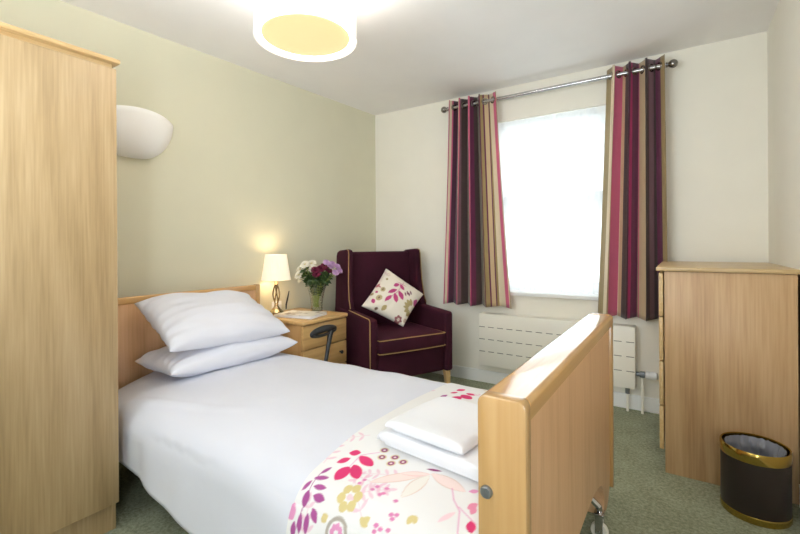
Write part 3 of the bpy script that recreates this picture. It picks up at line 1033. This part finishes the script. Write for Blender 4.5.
# stems with pink leaves at right
pt.line([U(*C4(470, 280)), U(*C4(480, 340)), U(*C4(505, 400)), U(*C4(490, 530))], .0014, PINK); pt.line([U(*C4(505, 385)), U(*C4(570, 450)), U(*C4(600, 480))], .0012, PINK)
lf(C4, (565, 455), (568, 530), .017, MAGENTA); lf(C4, (560, 395), (612, 360), .014, (222, 140, 170)); lf(C4, (570, 420), (605, 385), .012, (222, 140, 170)); lf(C4, (555, 290), (615, 285), .010, PINK)
lf(C4, (385, 465), (490, 410), .010, PALE)
for q in ((35, 270), (65, 300), (138, 350), (110, 430), (150, 432), (125, 455), (25, 488), (55, 515), (95, 512), (90, 280)):
    p = U(*C4(*q)); pt.leaf((p[0] - .007, p[1]), (p[0] + .008, p[1] + .005), .005, (214, 130, 176))
for q in ((630, 285), (660, 268), (650, 490), (640, 525), (550, 246), (590, 228), (672, 310)):
    p = U(*C3(*q)); pt.leaf((p[0] - .006, p[1]), (p[0] + .008, p[1] + .004), .005, (214, 130, 176))
# pattern over the far part of the runner
lf(C2, (575, 70), (630, 62), .022, MAGENTA); lf(C2, (540, 132), (605, 112), .030, MAGENTA, pw=.6); lf(C2, (610, 100), (675, 130), .030, MAGENTA, pw=.6); lf(C2, (640, 88), (698, 102), .018, MAGENTA); lf(C2, (535, 88), (585, 82), .014, MAGENTA)
lf(C2, (470, 115), (515, 97), .014, PURPLE); lf(C2, (390, 162), (438, 135), .014, PURPLE); lf(C2, (455, 125), (512, 140), .014, PURPLE); lf(C2, (325, 215), (370, 190), .014, PURPLE); lf(C2, (255, 262), (290, 238), .012, PINK)
lf(C2, (610, 172), (650, 162), .016, TAN); lf(C2, (670, 200), (712, 190), .022, TAN); lf(C2, (650, 165), (700, 175), .014, TAN)
# parts nobody sees from the doorway: the far fall of the cloth and the ground under the towels
for k in range(9):
    b0 = rnd.uniform(BL - .34, BL - .03) if k < 5 else rnd.uniform(.0, .28)
    a0 = rnd.uniform(.03, AW - .05)
    if k < 5 or a0 > .25:
        an = rnd.uniform(0, 2 * PI)
        pt.sprig((a0, b0), (a0 + .07 * math.cos(an), b0 + .07 * math.sin(an)), 3, .035, .010, rnd.choice((MAGENTA, PURPLE, TAN, PINK)))

ru_geo = grid(lambda u, v: duvet_pt(RX0 + .006 * math.sin(v * 9) * (1 - u) + AW * u, float(np.interp(v * BL, ARC, np.linspace(0, 1, NT + 1))), .006), pt.nx, pt.ny)
M['runner'] = attr_cloth('floral runner cotton')
ru = obj('bed_runner', ru_geo, M['runner'], None, angle=180)
at = ru.data.color_attributes.new('print', 'FLOAT_COLOR', 'POINT')
at.data.foreach_set('color', np.concatenate([pt.C, np.ones(pt.C.shape[:2] + (1,))], axis=2).reshape(-1).astype(np.float32))
meta(ru, 'cream bed runner printed with pink leaves and flowers across the foot of the bed', 'bed runner')


# ------------------------------------------------------------------ folded towels
def towel(x0, x1, y0, y1, z0, layers, th, seed):
    """a strip folded to and fro: section in XZ, run along Y"""
    path = []
    gap = th * 1.0
    for k in range(layers):
        z = z0 + th / 2 + k * gap
        ext = .012 * math.sin(seed + k * 2.3)
        xs = (x0 + ext, x1 - ext * .5)
        if k % 2: xs = xs[::-1]
        n = 16
        for i in range(n + 1):
            path.append((xs[0] + (xs[1] - xs[0]) * i / n, z))
        if k < layers - 1:
            s = 1 if k % 2 == 0 else -1
            for a in (-.5, 0, .5):
                path.append((xs[1] + s * gap * .5 * math.cos(a), z + gap / 2 + gap * .5 * math.sin(a)))
    # offset both sides
    pts = [Vector((p[0], 0, p[1])) for p in path]
    hw = th * .43
    prof = []
    up, dn = [], []
    for i, p in enumerate(pts):
        t_ = (pts[min(i + 1, len(pts) - 1)] - pts[max(i - 1, 0)]).normalized()
        n_ = Vector((-t_.z, 0, t_.x))
        up.append(p + n_ * hw); dn.append(p - n_ * hw)
    ring = up + [pts[-1] + (pts[-1] - pts[-2]).normalized() * hw * .8] + dn[::-1] + [pts[0] - (pts[1] - pts[0]).normalized() * hw * .8]
    nr = len(ring); ny = 26
    V, Fc = [], []
    zt = z0 + layers * gap
    for j in range(ny + 1):
        f = j / ny
        ff = .5 - .5 * math.cos(PI * f)
        for q in ring:
            lay = int((q.z - z0) / gap)
            e = .008 * math.sin(lay * 1.9 + seed)
            y = y0 + e + (y1 - y0 - 2 * e) * ff
            # soft drape : edges sink a little, noise
            w_ = mnoise.noise(Vector((q.x * 6, y * 6, q.z * 10 + seed))) * .009
            edge = min(1, min(f, 1 - f) / .12)
            hgt = (q.z - z0) / (zt - z0)
            dz = -.010 * hgt * (1 - edge) ** 2 + w_ * hgt
            ex = min(1, min(q.x - x0 + .02, x1 + .02 - q.x) / .07)
            dz -= .012 * hgt * (1 - max(0, ex)) ** 2
            V.append(Vector((q.x + mnoise.noise(Vector((y * 5, q.z * 9, seed))) * .006, y, max(z0, q.z + dz))))
    for j in range(ny):
        for i in range(nr):
            k = (i + 1) % nr
            Fc.append((j * nr + i, j * nr + k, (j + 1) * nr + k, (j + 1) * nr + i))
    # end caps: quads between the two sides of the strip
    n = len(pts)
    for base in (0, ny * nr):
        for i in range(n - 1):
            Fc.append((base + i, base + i + 1, base + n + (n - i - 1), base + n + (n - i)))
        Fc.append((base + n - 1, base + n, base + n + 1))
        Fc.append((base + 0, base + nr - 2, base + nr - 1))
    return V, Fc


ROT = Matrix.Translation((-.562, 1.235, 0)) @ Matrix.Rotation(R(-7), 4, 'Z') @ Matrix.Translation((.6, -1.27, 0))
ta = obj('towel', xf(towel(-.825, FX0 - .068, 1.115, 1.43, .4995, 3, .0165, 1.0), ROT), M['towel'], None, angle=70)
meta(ta, 'larger folded white towel at the bottom of the pile on the floral runner', 'towel', 'folded white towels on the bed')
tb = obj('towel', xf(towel(-.80, -.54, 1.125, 1.41, .5495, 2, .019, 2.4), ROT), M['towel'], None, angle=70)
meta(tb, 'smaller folded white towel on top of the pile, next to the footboard', 'towel', 'folded white towels on the bed')

# ------------------------------------------------------------------ bedside cabinet
NZ = .65
ns = thing('bedside_cabinet', 'honey oak bedside drawers between bed and armchair', 'bedside cabinet', (-2.28, 2.15, 0))
NX0, NX1, NY0, NY1 = -2.535, -2.02, 1.925, 2.375
obj('carcass', merge(box(NX0 + .01, NX1 - .035, NY0 + .012, NY0 + .03, 0, NZ - .024, .001), box(NX0 + .01, NX1 - .035, NY1 - .03, NY1 - .012, 0, NZ - .024, .001), box(NX0 + .01, NX0 + .02, NY0 + .02, NY1 - .02, 0, NZ - .024, 0), box(NX0 + .01, NX1 - .05, NY0 + .02, NY1 - .02, .05, .065, 0), box(NX0 + .01, NX1 - .04, NY0 + .02, NY1 - .02, NZ - .04, NZ - .025, 0)), M['beech'], ns, world=True)
pol = []
for (cx, cy, a0) in ((NX1 - .025, NY1 - .025, 0), (NX0 + .004, NY1 - .004, PI / 2), (NX0 + .004, NY0 + .004, PI), (NX1 - .025, NY0 + .025, 1.5 * PI)):
    r = .025 if cx > -2.2 else .004
    for k in range(7):
        a = a0 + PI / 2 * k / 6
        pol.append((cx + r * math.cos(a), cy + r * math.sin(a)))
obj('top', prism(pol, 'Z', NZ - .024, NZ, .006, 3), M['night'], ns, world=True)
for k in range(4):
    z1 = NZ - .032 - k * .162
    d = obj('drawer', box(NX1 - .034, NX1 - .015, NY0 + .014, NY1 - .014, z1 - .156, z1, .004), M['night'], ns, world=True)
    if k:
        obj('knob', move(xf(lathe([(.006, 0), (.006, .012), (.012, .016), (.013, .022), (.008, .027), (.0005, .028)], 20), Matrix.Rotation(PI / 2, 4, 'Y')), (NX1 - .015, NY1 - .085, z1 - .07)), M['black'], d, world=True)

# walking stick with an oval handle, standing in the gap
sx, sy = -1.935, 2.02
st = thing('walking_stick', 'black walking stick with rounded oval grip leaning on the bedside drawers', 'walking stick', (-1.90, 2.03, 0))
def at_x(px, py, x):
    d = ray(px, py)
    return Vector((0, 0, CAM_H)) + d * (x / d.x)


a_ = at_x(311.5, 335.5, -1.925); b_ = at_x(335.5, 328.5, -1.955)
mid = (a_ + b_) / 2; ax = (b_ - a_) / 2
loop = [mid + ax * math.cos(t) + UP * (.019 * math.sin(t)) for t in [2 * PI * k / 36 for k in range(36)]]
rr = [.0105 + .012 * max(0, math.sin(2 * PI * k / 36)) for k in range(36)]
s0 = at_x(331.0, 329.5, -1.95); s1 = at_x(326.5, 357, -1.935)
s2 = s1 + (s1 - s0) * ((s1.z - .012) / (s0.z - s1.z))
obj('grip', tube(loop, rr, 12, True), M['black'], st, world=True)
obj('shaft', tube([s0, s0.lerp(s2, .08), s0.lerp(s2, .2), s2], [.021, .017, .013, .0115], 14), M['black'], st, world=True)
obj('ferrule', cyl(s2 + (s0 - s2).normalized() * .03, s2 - (s0 - s2).normalized() * .006, .016), M['slot'], st, world=True)

# magazine
mg = thing('magazine', 'white covered magazine lying on the bedside cabinet', 'magazine', (-2.22, 2.10, NZ), R(13))


def cover_mat():
    mt, nt, b = new_mat('pale printed cover')
    N, L = nt.nodes, nt.links
    tc = N.new('ShaderNodeTexCoord'); nz = N.new('ShaderNodeTexNoise'); nz.inputs['Scale'].default_value = 16; nz.inputs['Detail'].default_value = 4
    L.new(tc.outputs['Object'], nz.inputs['Vector'])
    rp = N.new('ShaderNodeValToRGB'); e = rp.color_ramp.elements
    e[0].position = .36; e[0].color = s2l((120, 96, 78)) + (1,)
    e[1].position = .50; e[1].color = s2l((236, 232, 226)) + (1,)
    L.new(nz.outputs['Fac'], rp.inputs['Fac']); L.new(rp.outputs['Color'], b.inputs['Base Color'])
    b.inputs['Roughness'].default_value = .3
    return mt


M['cover'] = cover_mat()
obj('pages', box(-.148, .142, -.103, .103, .0015, .018, .001), M['paper'], mg)
obj('cover', merge(grid(lambda u, v: (-.15 + .295 * u, -.105 + .21 * v, .0185 + .010 * max(0, u - .6) * v), 14, 10), grid(lambda u, v: (-.15 + .295 * u, -.105 + .21 * v, .0005), 2, 2), box(-.1515, -.149, -.105, .105, .0005, .0185, 0)), M['cover'], mg)

# table lamp
LX, LY = -2.45, 2.075
tl = thing('table_lamp', 'small antique brass table lamp with lit pleated cream shade', 'table lamp', (LX, LY, NZ))
obj('base', lathe([(.05, 0), (.053, .004), (.053, .012), (.048, .018), (.036, .028), (.022, .044), (.014, .058), (.013, .066), (.006, .07)], 40), M['abrass'], tl)
cage = []
for k in range(4):
    a0 = PI / 2 * k
    p = []
    for i in range(17):
        f = i / 16
        r = .009 + .014 * math.sin(PI * f) ** 1.2
        p.append((r * math.cos(a0 + 1.4 * f), r * math.sin(a0 + 1.4 * f), .062 + .15 * f))
    cage.append(tube(p, .0045, 8))
obj('stem', merge(lathe([(.012, .056), (.016, .062), (.012, .07), (.006, .074)], 24), lathe([(.006, .2), (.013, .207), (.015, .213), (.010, .221), (.010, .25)], 24), *cage), M['abrass'], tl)
M['lshade'] = glow('lit pleated cream shade', (255, 238, 206), .26, (250, 240, 220))


def shade_fn(r0, r1, z0, z1, pleat):
    def f(u, v):
        a = 2 * PI * u
        r = r0 + (r1 - r0) * v + pleat * math.sin(44 * a)
        return (r * math.cos(a), r * math.sin(a), z0 + (z1 - z0) * v)
    return f


obj('shade', grid(shade_fn(.101, .074, .245, .425, .0018), 264, 6), M['lshade'], tl, angle=180)
for r_, z_ in ((.101, .245), (.074, .425)):
    obj('shade_trim', tube([(r_ * math.cos(a), r_ * math.sin(a), z_) for a in [2 * PI * k / 48 for k in range(48)]], .0026, 6, True), M['lshade'], tl)
obj('bulb', move(sphere((0, 0, 0), .026), (0, 0, .30)), glow('lit bulb', (255, 225, 170), 6), tl)
obj('shade_ring', merge(*[cyl((0, 0, .25), (.099 * math.cos(a), .099 * math.sin(a), .248), .0015, 6) for a in (0, 2.09, 4.19)]), M['abrass'], tl)

# call cord on the wall behind the vase
cc = obj('call_cord', tube([(xl(2.28) + .012, 2.28, .79), (xl(2.27) + .014, 2.265, .74), (xl(2.25) + .02, 2.245, .69), (xl(2.24) + .03, 2.235, NZ + .006)], [.003, .006, .006, .004], 8), M['black'], None)
meta(cc, 'short black cord on the green wall behind the vase', 'cord')
sk = thing('plug_socket', 'white plug and socket on the green wall behind the table lamp', 'socket', (xl(2.17), 2.17, .69), -ang)
obj('face_plate', box(0, .009, -.043, .043, -.03, .03, .003), M['white'], sk)
obj('plug', box(.009, .035, -.02, .02, -.022, .02, .006), M['white'], sk)

# ------------------------------------------------------------------ vase of flowers
VX, VY = -2.295, 2.325
vs = thing('vase', 'clear trumpet shaped glass vase on the bedside cabinet', 'vase', (VX, VY, NZ))
vp = [(.043, 0), (.046, .003), (.045, .012), (.044, .03), (.047, .07), (.057, .13), (.070, .18), (.079, .205)]
obj('glass', merge(lathe(vp, 40, False), lathe([(max(.001, r - .004), z + .004) for r, z in vp[2:]], 40, False), lathe([(.0005, 0.0005), (.04, 0.0005)], 40, False)), M['vase'], vs)
obj('thick_base', lathe([(.0005, .002), (.0385, .002), (.038, .02), (.0005, .024)], 40, False), M['vase'], vs)


def petals(r, n, layers, mat_open, seed):
    V, Fc = [], []
    rg = random.Random(seed)
    for L_ in range(layers):
        f = L_ / max(1, layers - 1)
        tilt = .15 + 1.05 * f
        rl = r * (1 - .38 * f)
        for k in range(n - 3 * L_):
            a = 2 * PI * (k + .5 * (L_ % 2) + rg.uniform(-.15, .15)) / (n - 3 * L_)
            hw = rl * .2
            e = Vector((math.cos(a), math.sin(a), 0)); s = Vector((-math.sin(a), math.cos(a), 0))
            b0 = len(V)
            tt = tilt + rg.uniform(-.15, .15)
            for q, wq in ((.12, .5), (.55, 1.0), (.85, .9), (1.0, .3)):
                bend = tt + .35 * q
                d = e * (rl * q * math.cos(tt)) + UP * (rl * q * math.sin(tt) - .12 * rl * q * q)
                V.append(d - s * hw * wq); V.append(d + s * hw * wq)
            for q in range(3):
                Fc.append((b0 + 2 * q, b0 + 2 * q + 1, b0 + 2 * q + 3, b0 + 2 * q + 2))
    return V, Fc


def px_flower(px, py, dd):
    """a bloom seen at this pixel, dd metres nearer (-) or farther than the vase axis"""
    d = ray(px, py)
    zc = FW.dot(Vector((VX, VY, 0)))
    return Vector((0, 0, CAM_H)) + d * (zc + dd)


blooms = []
WH = [(303.5, 262.5), (310, 261.5), (299, 267), (306, 268), (312.5, 267), (297.5, 273), (306.5, 273), (300.5, 277.5)]
DK = [(313.5, 268), (319.5, 266.5), (322.5, 264.5), (327, 268), (315, 272)]
LI = [(325, 260.5), (331, 262), (336, 264.5), (338, 268.5), (334, 270.5), (329, 264)]
# petal variety comes from a few prototypes per colour
protos = {}
for nm, mat_, n_p, lay in (('w', 'fl_white', 15, 3), ('d', 'fl_dark', 17, 4), ('l', 'fl_lilac', 15, 3)):
    protos[nm] = [petals(1.0, n_p, lay, None, 5 + i) for i in range(2)]


def place_word(i, kind, px, py):
    pos = {'w': ['at the left of the bunch', 'highest of the white ones', 'at the far left edge of the bunch', 'in the middle of the white ones', 'touching the dark red blooms', 'low at the left edge', 'with open centre just above the leaves', 'lowest of the white ones'],
           'd': ['at the left of the dark ones', 'in the middle of the bunch', 'highest of the dark ones', 'beside the lilac blooms', 'lowest of the dark ones'],
           'l': ['highest of the lilac ones', 'second from the top of the lilac ones', 'near the chair back', 'farthest right in the bunch', 'lowest of the lilac ones', 'just above the dark red blooms']}
    return pos[kind][i]


for kind, lst, mat_, word, rr_ in (('w', WH, 'fl_white', 'white', .039), ('d', DK, 'fl_dark', 'dark crimson', .033), ('l', LI, 'fl_lilac', 'lilac', .029)):
    for i, (px, py) in enumerate(lst):
        p = px_flower(px + 1.5, py + 2.0, (-.05 if kind != 'd' else -.10) + .028 * ((i * 5) % 4))
        if p.x < xl(p.y) + .035: p.x = xl(p.y) + .035
        base = Vector((VX + random.uniform(-.02, .02), VY + random.uniform(-.02, .02), NZ + .03))
        f = thing('chrysanthemum', f'{word} chrysanthemum in the glass vase, {place_word(i, kind, px, py)}', 'flower', base, 0, f'{word} flowers in the vase')
        out = (p - Vector((VX, VY, p.z - .10))).normalized()
        tocam = (Vector((0, 0, CAM_H)) - p).normalized()
        nrm = (out * .7 + tocam * .5 + UP * .3).normalized()
        q = Vector((0, 0, 1)).rotation_difference(nrm).to_matrix().to_4x4()
        mm = Matrix.Translation(p) @ q @ Matrix.Scale(rr_, 4)
        neck = Vector((VX, VY, NZ + .19)) + (p - Vector((VX, VY, p.z))) * .32
        sp_ = [tuple(v) for v in catmull([base, neck, p - nrm * .004], 12)]
        obj('stem', tube(sp_, .0026, 6), M['stem'], f, world=True)
        bl = obj('bloom', xf(protos[kind][i % 2], mm), M[mat_], f, world=True, angle=180)
        obj('flower_eye', xf(lathe([(.001, .22), (.22, .2), (.26, .1), (.1, .0)], 12, False), mm), M['fl_eye'] if kind == 'w' else M[mat_], bl, world=True)

# leafy sprays
for k in range(15):
    a = 2 * PI * k / 15 + .2
    rdir = Vector((math.cos(a), math.sin(a), 0))
    rl_ = .045 + .055 * ((k * 7) % 5) / 4
    if k % 4 == 3: rl_ = .03
    tip = Vector((VX, VY, NZ + .235 + .075 * ((k * 3) % 4) / 3)) + rdir * rl_
    if tip.x < xl(tip.y) + .05: tip.x = xl(tip.y) + .05
    base = Vector((VX - .015 * math.cos(a), VY - .015 * math.sin(a), NZ + .028))
    f = thing('leaf_spray', 'dark green leafy spray among the blooms in the glass vase', 'foliage', base, 0, 'leafy sprays in the vase')
    mid = Vector((VX, VY, NZ + .17)) + rdir * .042
    path = catmull([base, mid, tip], 14)
    obj('stem', tube([tuple(v) for v in path], .002, 6), M['stem'], f, world=True)
    V, Fc = [], []
    for i in range(5, 14):
        p = Vector(path[i])
        for s in range(4 if p.z < NZ + .19 else 8):
            an = i * 2.4 + s * 1.6 + k
            inside = p.z < NZ + .2
            L_ = (.026 if inside else .046) * random.uniform(.8, 1.15)
            d = Vector((math.cos(an), math.sin(an), random.uniform(-.5, .9) if not inside else .9)).normalized()
            sd = d.cross(Vector((random.uniform(-1, 1), random.uniform(-1, 1), random.uniform(-.4, .4)))).normalized() * L_ * .27
            b0 = len(V)
            V += [p, p + d * L_ * .5 + sd - UP * .002, p + d * L_ - UP * .010, p + d * L_ * .5 - sd - UP * .002, p + d * L_ * .5 + UP * .003]
            Fc += [(b0, b0 + 1, b0 + 4), (b0 + 1, b0 + 2, b0 + 4), (b0 + 2, b0 + 3, b0 + 4), (b0 + 3, b0, b0 + 4)]
    for i, v in enumerate(V):
        lim = xl(v.y) + .012
        if v.x < lim: v.x = lim
    obj('leaves', (V, Fc), M['leaf'], f, world=True)

# ------------------------------------------------------------------ wing armchair
ac = thing('armchair', 'plum velvet wing armchair with gold piping in the corner', 'armchair', (-1.956, 2.82, 0), R(-26))
VEL = M['velvet']
HWd = .365


def soft(x0, x1, y0, y1, z0, z1, bev=.02, seg=4):
    return box(x0, x1, y0, y1, z0, z1, bev, seg)


obj('base', soft(-.30, .315, -.295, .295, .165, .362, .02), VEL, ac)
def ease(g, fn): return [Vector(fn(Vector(v))) for v in g[0]], g[1]
for s in (-1, 1):
    y0, y1 = (-HWd, -HWd + .072) if s < 0 else (HWd - .072, HWd)
    def arm_slope(v):
        if v.z > .4: v.z += .02 * (.33 - v.x) / .4
        return v
    ar = obj('arm', ease(soft(-.31, .335, y0, y1, .16, .62, .022), arm_slope), VEL, ac)
    yo = -HWd + .006 if s < 0 else HWd - .006
    yi = yo
    pth = [(.331, yo, .17), (.331, yo, .45), (.331, yo, .598), (.326, yo, .613), (.31, yo, .620), (.15, yo, .628), (-.03, yo, .639)]
    if s < 0: obj('piping', tube([Vector(p) + Vector((.004, s * .000, .003)) for p in pth], .0034, 8), M['piping'], ar)
    # wing
    prof_w = [(-.318, .55), (-.318, 1.055), (-.305, 1.085), (-.27, 1.098), (-.125, 1.108), (-.095, 1.10), (-.085, 1.075), (-.076, .85), (-.055, .72), (-.025, .65), (-.01, .61), (-.01, .55)]
    wg = prism([(p[0], p[1]) for p in prof_w], 'Y', y0 + (.004 if s < 0 else .016), y1 - (.016 if s < 0 else .004), .016, 4)
    def wing_in(v, s=s):
        k = max(0, (v.z - .62) / .48)
        v.y -= s * .020 * k
        return v
    wo = obj('wing', ease(wg, wing_in), VEL, ac)
    pth = [(-.024, .652), (-.055, .72), (-.077, .85), (-.087, 1.07), (-.097, 1.098), (-.125, 1.107)]
    obj('piping', tube([Vector((p[0] + .006, s * (HWd - .004 - .020 * max(0, (p[1] - .62) / .48) - .010), p[1])) for p in pth], .0034, 8), M['piping'], wo)
def back_lean(v):
    v.x += .03 * (1.1 - v.z) * .8
    if v.x > -.25: v.x += .02 * math.sin(max(0, min(1, (v.z - .45) / .6)) * PI)
    return v
bg = soft(-.318, -.20, -HWd + .06, HWd - .06, .20, 1.085, .03, 5)
obj('backrest', ease(bg, back_lean), VEL, ac)
# seat cushion with crown
def crown(v):
    f = max(0, 1 - (v.y / .30) ** 2) * max(0, 1 - ((v.x - .08) / .32) ** 2)
    if v.z > .43: v.z += .026 * f
    if v.x > .3: v.x += .012 * (1 - (v.y / .30) ** 2)
    return v
bm = bmesh.new()
cgrid = soft(-.20, .345, -.291, .291, .362, .470, .03, 4)
sc_ = obj('seat_cushion', None or cgrid, VEL, ac)
# refine the cushion so that the crown is smooth
bm.from_mesh(sc_.data)
bmesh.ops.subdivide_edges(bm, edges=[e for e in bm.edges if e.calc_length() > .2], cuts=10, use_grid_fill=True)
for v in bm.verts: v.co = crown(v.co.copy())
bm.to_mesh(sc_.data); bm.free()
sc_.data.polygons.foreach_set('use_smooth', [True] * len(sc_.data.polygons))
for z, zz in ((.463, 1), (.369, 0)):
    pth = []
    for i in range(25):
        y = -.286 + .572 * i / 24
        pth.append((.342 + .012 * (1 - (y / .30) ** 2) - .006 * (1 if abs(y) > .279 else 0), y, z + (.004 * (1 - (y / .30) ** 2) if zz else 0)))
    full = [(-.18, -.289, z)] + [(.30, -.289, z)] + pth + [(.30, .289, z), (-.18, .289, z)]
    obj('piping', tube(full, .0036, 8), M['piping'], sc_)
for (x, y, lean) in ((.295, -.325, .012), (.295, .325, .012), (-.26, -.31, -.02), (-.26, .31, -.02)):
    pts = [(x + lean, y + .006 * (1 if y > 0 else -1), 0), (x, y, .168)]
    V = []
    for (p, h_) in ((pts[0], .013), (pts[1], .022)):
        for dx, dy in ((-1, -1), (1, -1), (1, 1), (-1, 1)):
            V.append(Vector((p[0] + dx * h_, p[1] + dy * h_, p[2])))
    obj('leg', (V, [(0, 1, 2, 3), (7, 6, 5, 4), (0, 4, 5, 1), (1, 5, 6, 2), (2, 6, 7, 3), (3, 7, 4, 0)]), M['leg'], ac, smooth=False)

# scatter cushion -----------------------------------------------------
MA = ROOTM[ac.name]
cL = MA @ Vector((-.005, -.262, .668)); cT = MA @ Vector((-.12, .018, .945)); cR = MA @ Vector((.062, .268, .732)); cB = MA @ Vector((.150, .020, .505))
cn = (cR - cL).cross(cT - cB).normalized()
if cn.dot(Vector((0, 0, CAM_H)) - cL) < 0: cn = -cn
NC = 130
pc = Print(1, 1, 1 / NC, (236, 228, 214))
Lp, Bp, Tp = np.array((361, 304.)), np.array((401, 324.)), np.array((387, 268.))
A_ = np.linalg.inv(np.array([Bp - Lp, Tp - Lp]).T)


def CU(x, y):
    p = np.array((340 + x / 5.93, 250 + y / 5.93))
    return tuple(A_ @ (p - Lp))


def cl(a, b_, hw, c, **k): pc.leaf(CU(*a), CU(*b_), hw * 1.3, c, **k)


MG = (186, 70, 124); TN = (178, 160, 112)
pc.line([CU(245, 315), CU(330, 255), CU(380, 190)], .008, MG, .7)
cl((268, 262), (330, 240), .035, MG); cl((246, 312), (292, 278), .035, MG); cl((318, 322), (312, 262), .04, MG); cl((362, 302), (340, 246), .04, MG)
cl((306, 220), (348, 205), .035, MG); cl((375, 240), (352, 205), .032, MG); cl((395, 215), (330, 190), .012, MG, alpha=.5)
for q in ((380, 265), (395, 255), (405, 262), (418, 250)): pc.leaf(CU(q[0], q[1] - 14), CU(q[0] + 4, q[1] + 12), .018, (120, 52, 82))
for q, r_ in (((240, 242), .055), ((215, 290), .065), ((175, 262), .04), ((270, 180), .03)):
    pc.dot(CU(*q), r_, TN, .9); pc.dot(CU(*q), r_ * .35, (120, 96, 80))
for a in range(7):
    t_ = R(95 + a * 26)
    p0 = (420, 345); cl((p0[0] + 18 * math.cos(t_), p0[1] - 18 * math.sin(t_)), (p0[0] + 58 * math.cos(t_), p0[1] - 58 * math.sin(t_)), .032, TN)
cl((440, 320), (462, 280), .045, (196, 90, 140)); cl((185, 320), (178, 290), .03, MG); cl((205, 262), (198, 248), .02, MG); cl((200, 225), (225, 205), .022, (186, 110, 120)); cl((205, 205), (228, 232), .016, (186, 110, 120))
cl((228, 360), (258, 335), .04, TN); cl((190, 345), (210, 350), .02, (130, 104, 84))
pc.flower(CU(328, 408), .085, (150, 92, 96), 6, (214, 190, 170)); pc.flower(CU(285, 150), .05, (222, 204, 190), 6)
cl((262, 120), (275, 160), .02, (226, 208, 200)); cl((360, 420), (385, 400), .03, (206, 180, 160))


def cush(side):
    g = cushion_geo(cL, cB, cR, cT, .075 * 1.0, cn, n=NC, pinch=.05, wrinkle=.004, seed=21)
    return g


cg = cushion_geo(cL, cB, cR, cT, .072, cn, n=NC, pinch=.05, wrinkle=.004, seed=21)
M['cush'] = attr_cloth('floral cushion cotton')
cu = obj('scatter_cushion', cg, M['cush'], None, angle=180)
col = np.ones((2 * (NC + 1) ** 2, 4), np.float32)
uu = .5 - .5 * np.cos(PI * np.linspace(0, 1, NC + 1))
idx = np.clip(np.round(uu * NC).astype(int), 0, NC)
front = pc.C[np.ix_(idx, idx)]
col[:(NC + 1) ** 2, :3] = front.reshape(-1, 3)
col[(NC + 1) ** 2:, :3] = front.reshape(-1, 3)
at = cu.data.color_attributes.new('print', 'FLOAT_COLOR', 'POINT')
at.data.foreach_set('color', col.reshape(-1))
meta(cu, 'cream scatter cushion with pink leaf print set cornerwise on the armchair', 'cushion')

# ------------------------------------------------------------------ light
w = bpy.data.worlds.new('overcast sky')
scene.world = w
w.use_nodes = True
bg_ = w.node_tree.nodes['Background']
bg_.inputs['Color'].default_value = (.86, .94, 1.0, 1)
bg_.inputs['Strength'].default_value = 6.3


def light(name, kind, loc, energy, color, size=.1, size_y=None, rot=None, target=None):
    d = bpy.data.lights.new(name, kind)
    d.energy = energy; d.color = color
    if kind == 'AREA':
        d.size = size
        if size_y: d.shape = 'RECTANGLE'; d.size_y = size_y
    else:
        d.shadow_soft_size = size
    o = bpy.data.objects.new(name, d)
    COL.objects.link(o)
    o.location = loc
    if target is not None:
        o.rotation_euler = (Vector(target) - Vector(loc)).to_track_quat('-Z', 'Y').to_euler()
    return o


po = light('window_portal', 'AREA', ((WX0 + WX1) / 2, YF + .255, (WZ0 + WZ1) / 2), 1, (1, 1, 1), WX1 - WX0, WZ1 - WZ0, target=((WX0 + WX1) / 2, 0, (WZ0 + WZ1) / 2))
po.data.cycles.is_portal = True
light('pendant_bulb', 'POINT', (PX, PY, PZ + .17), 31, (1, .97, .95), .09)
light('table_lamp_bulb', 'POINT', (LX, LY, NZ + .34), 1.35, (1, .85, .64), .03)
light('back_fill', 'AREA', (-1.62, -1.1, 1.7), 6, (.86, .94, 1), 1.3, .8, target=(-.9, 3.3, 1.35)).data.spread = R(105)  # added fill behind the camera, evens out the far walls; not a room lamp
light('ceiling_fill', 'AREA', (-1.0, -.45, 1.5), 22, (.84, .93, 1), 1.2, 1.0, target=(-1.1, .3, 2.4))  # added upward fill, out of view, brightens the ceiling; the room has none
light('side_fill', 'AREA', (.36, -.70, 1.0), 9.5, (.84, .93, 1), .3, .8, target=(-2.2, 2.6, 1.5)).data.spread = R(120)  # added unseen fill beside the camera, lifts the footboard panel and green wall

# ------------------------------------------------------------------ render settings that are the scene's own
scene.view_settings.view_transform = 'Standard'
scene.view_settings.look = 'None'
scene.view_settings.exposure = 0.47
scene.view_settings.gamma = 1.0
scene.view_settings.use_curve_mapping = False
scene.cycles.use_denoising = True
scene.cycles.max_bounces = 10
scene.cycles.diffuse_bounces = 6
scene.cycles.transparent_max_bounces = 16
scene.cycles.sample_clamp_indirect = 6
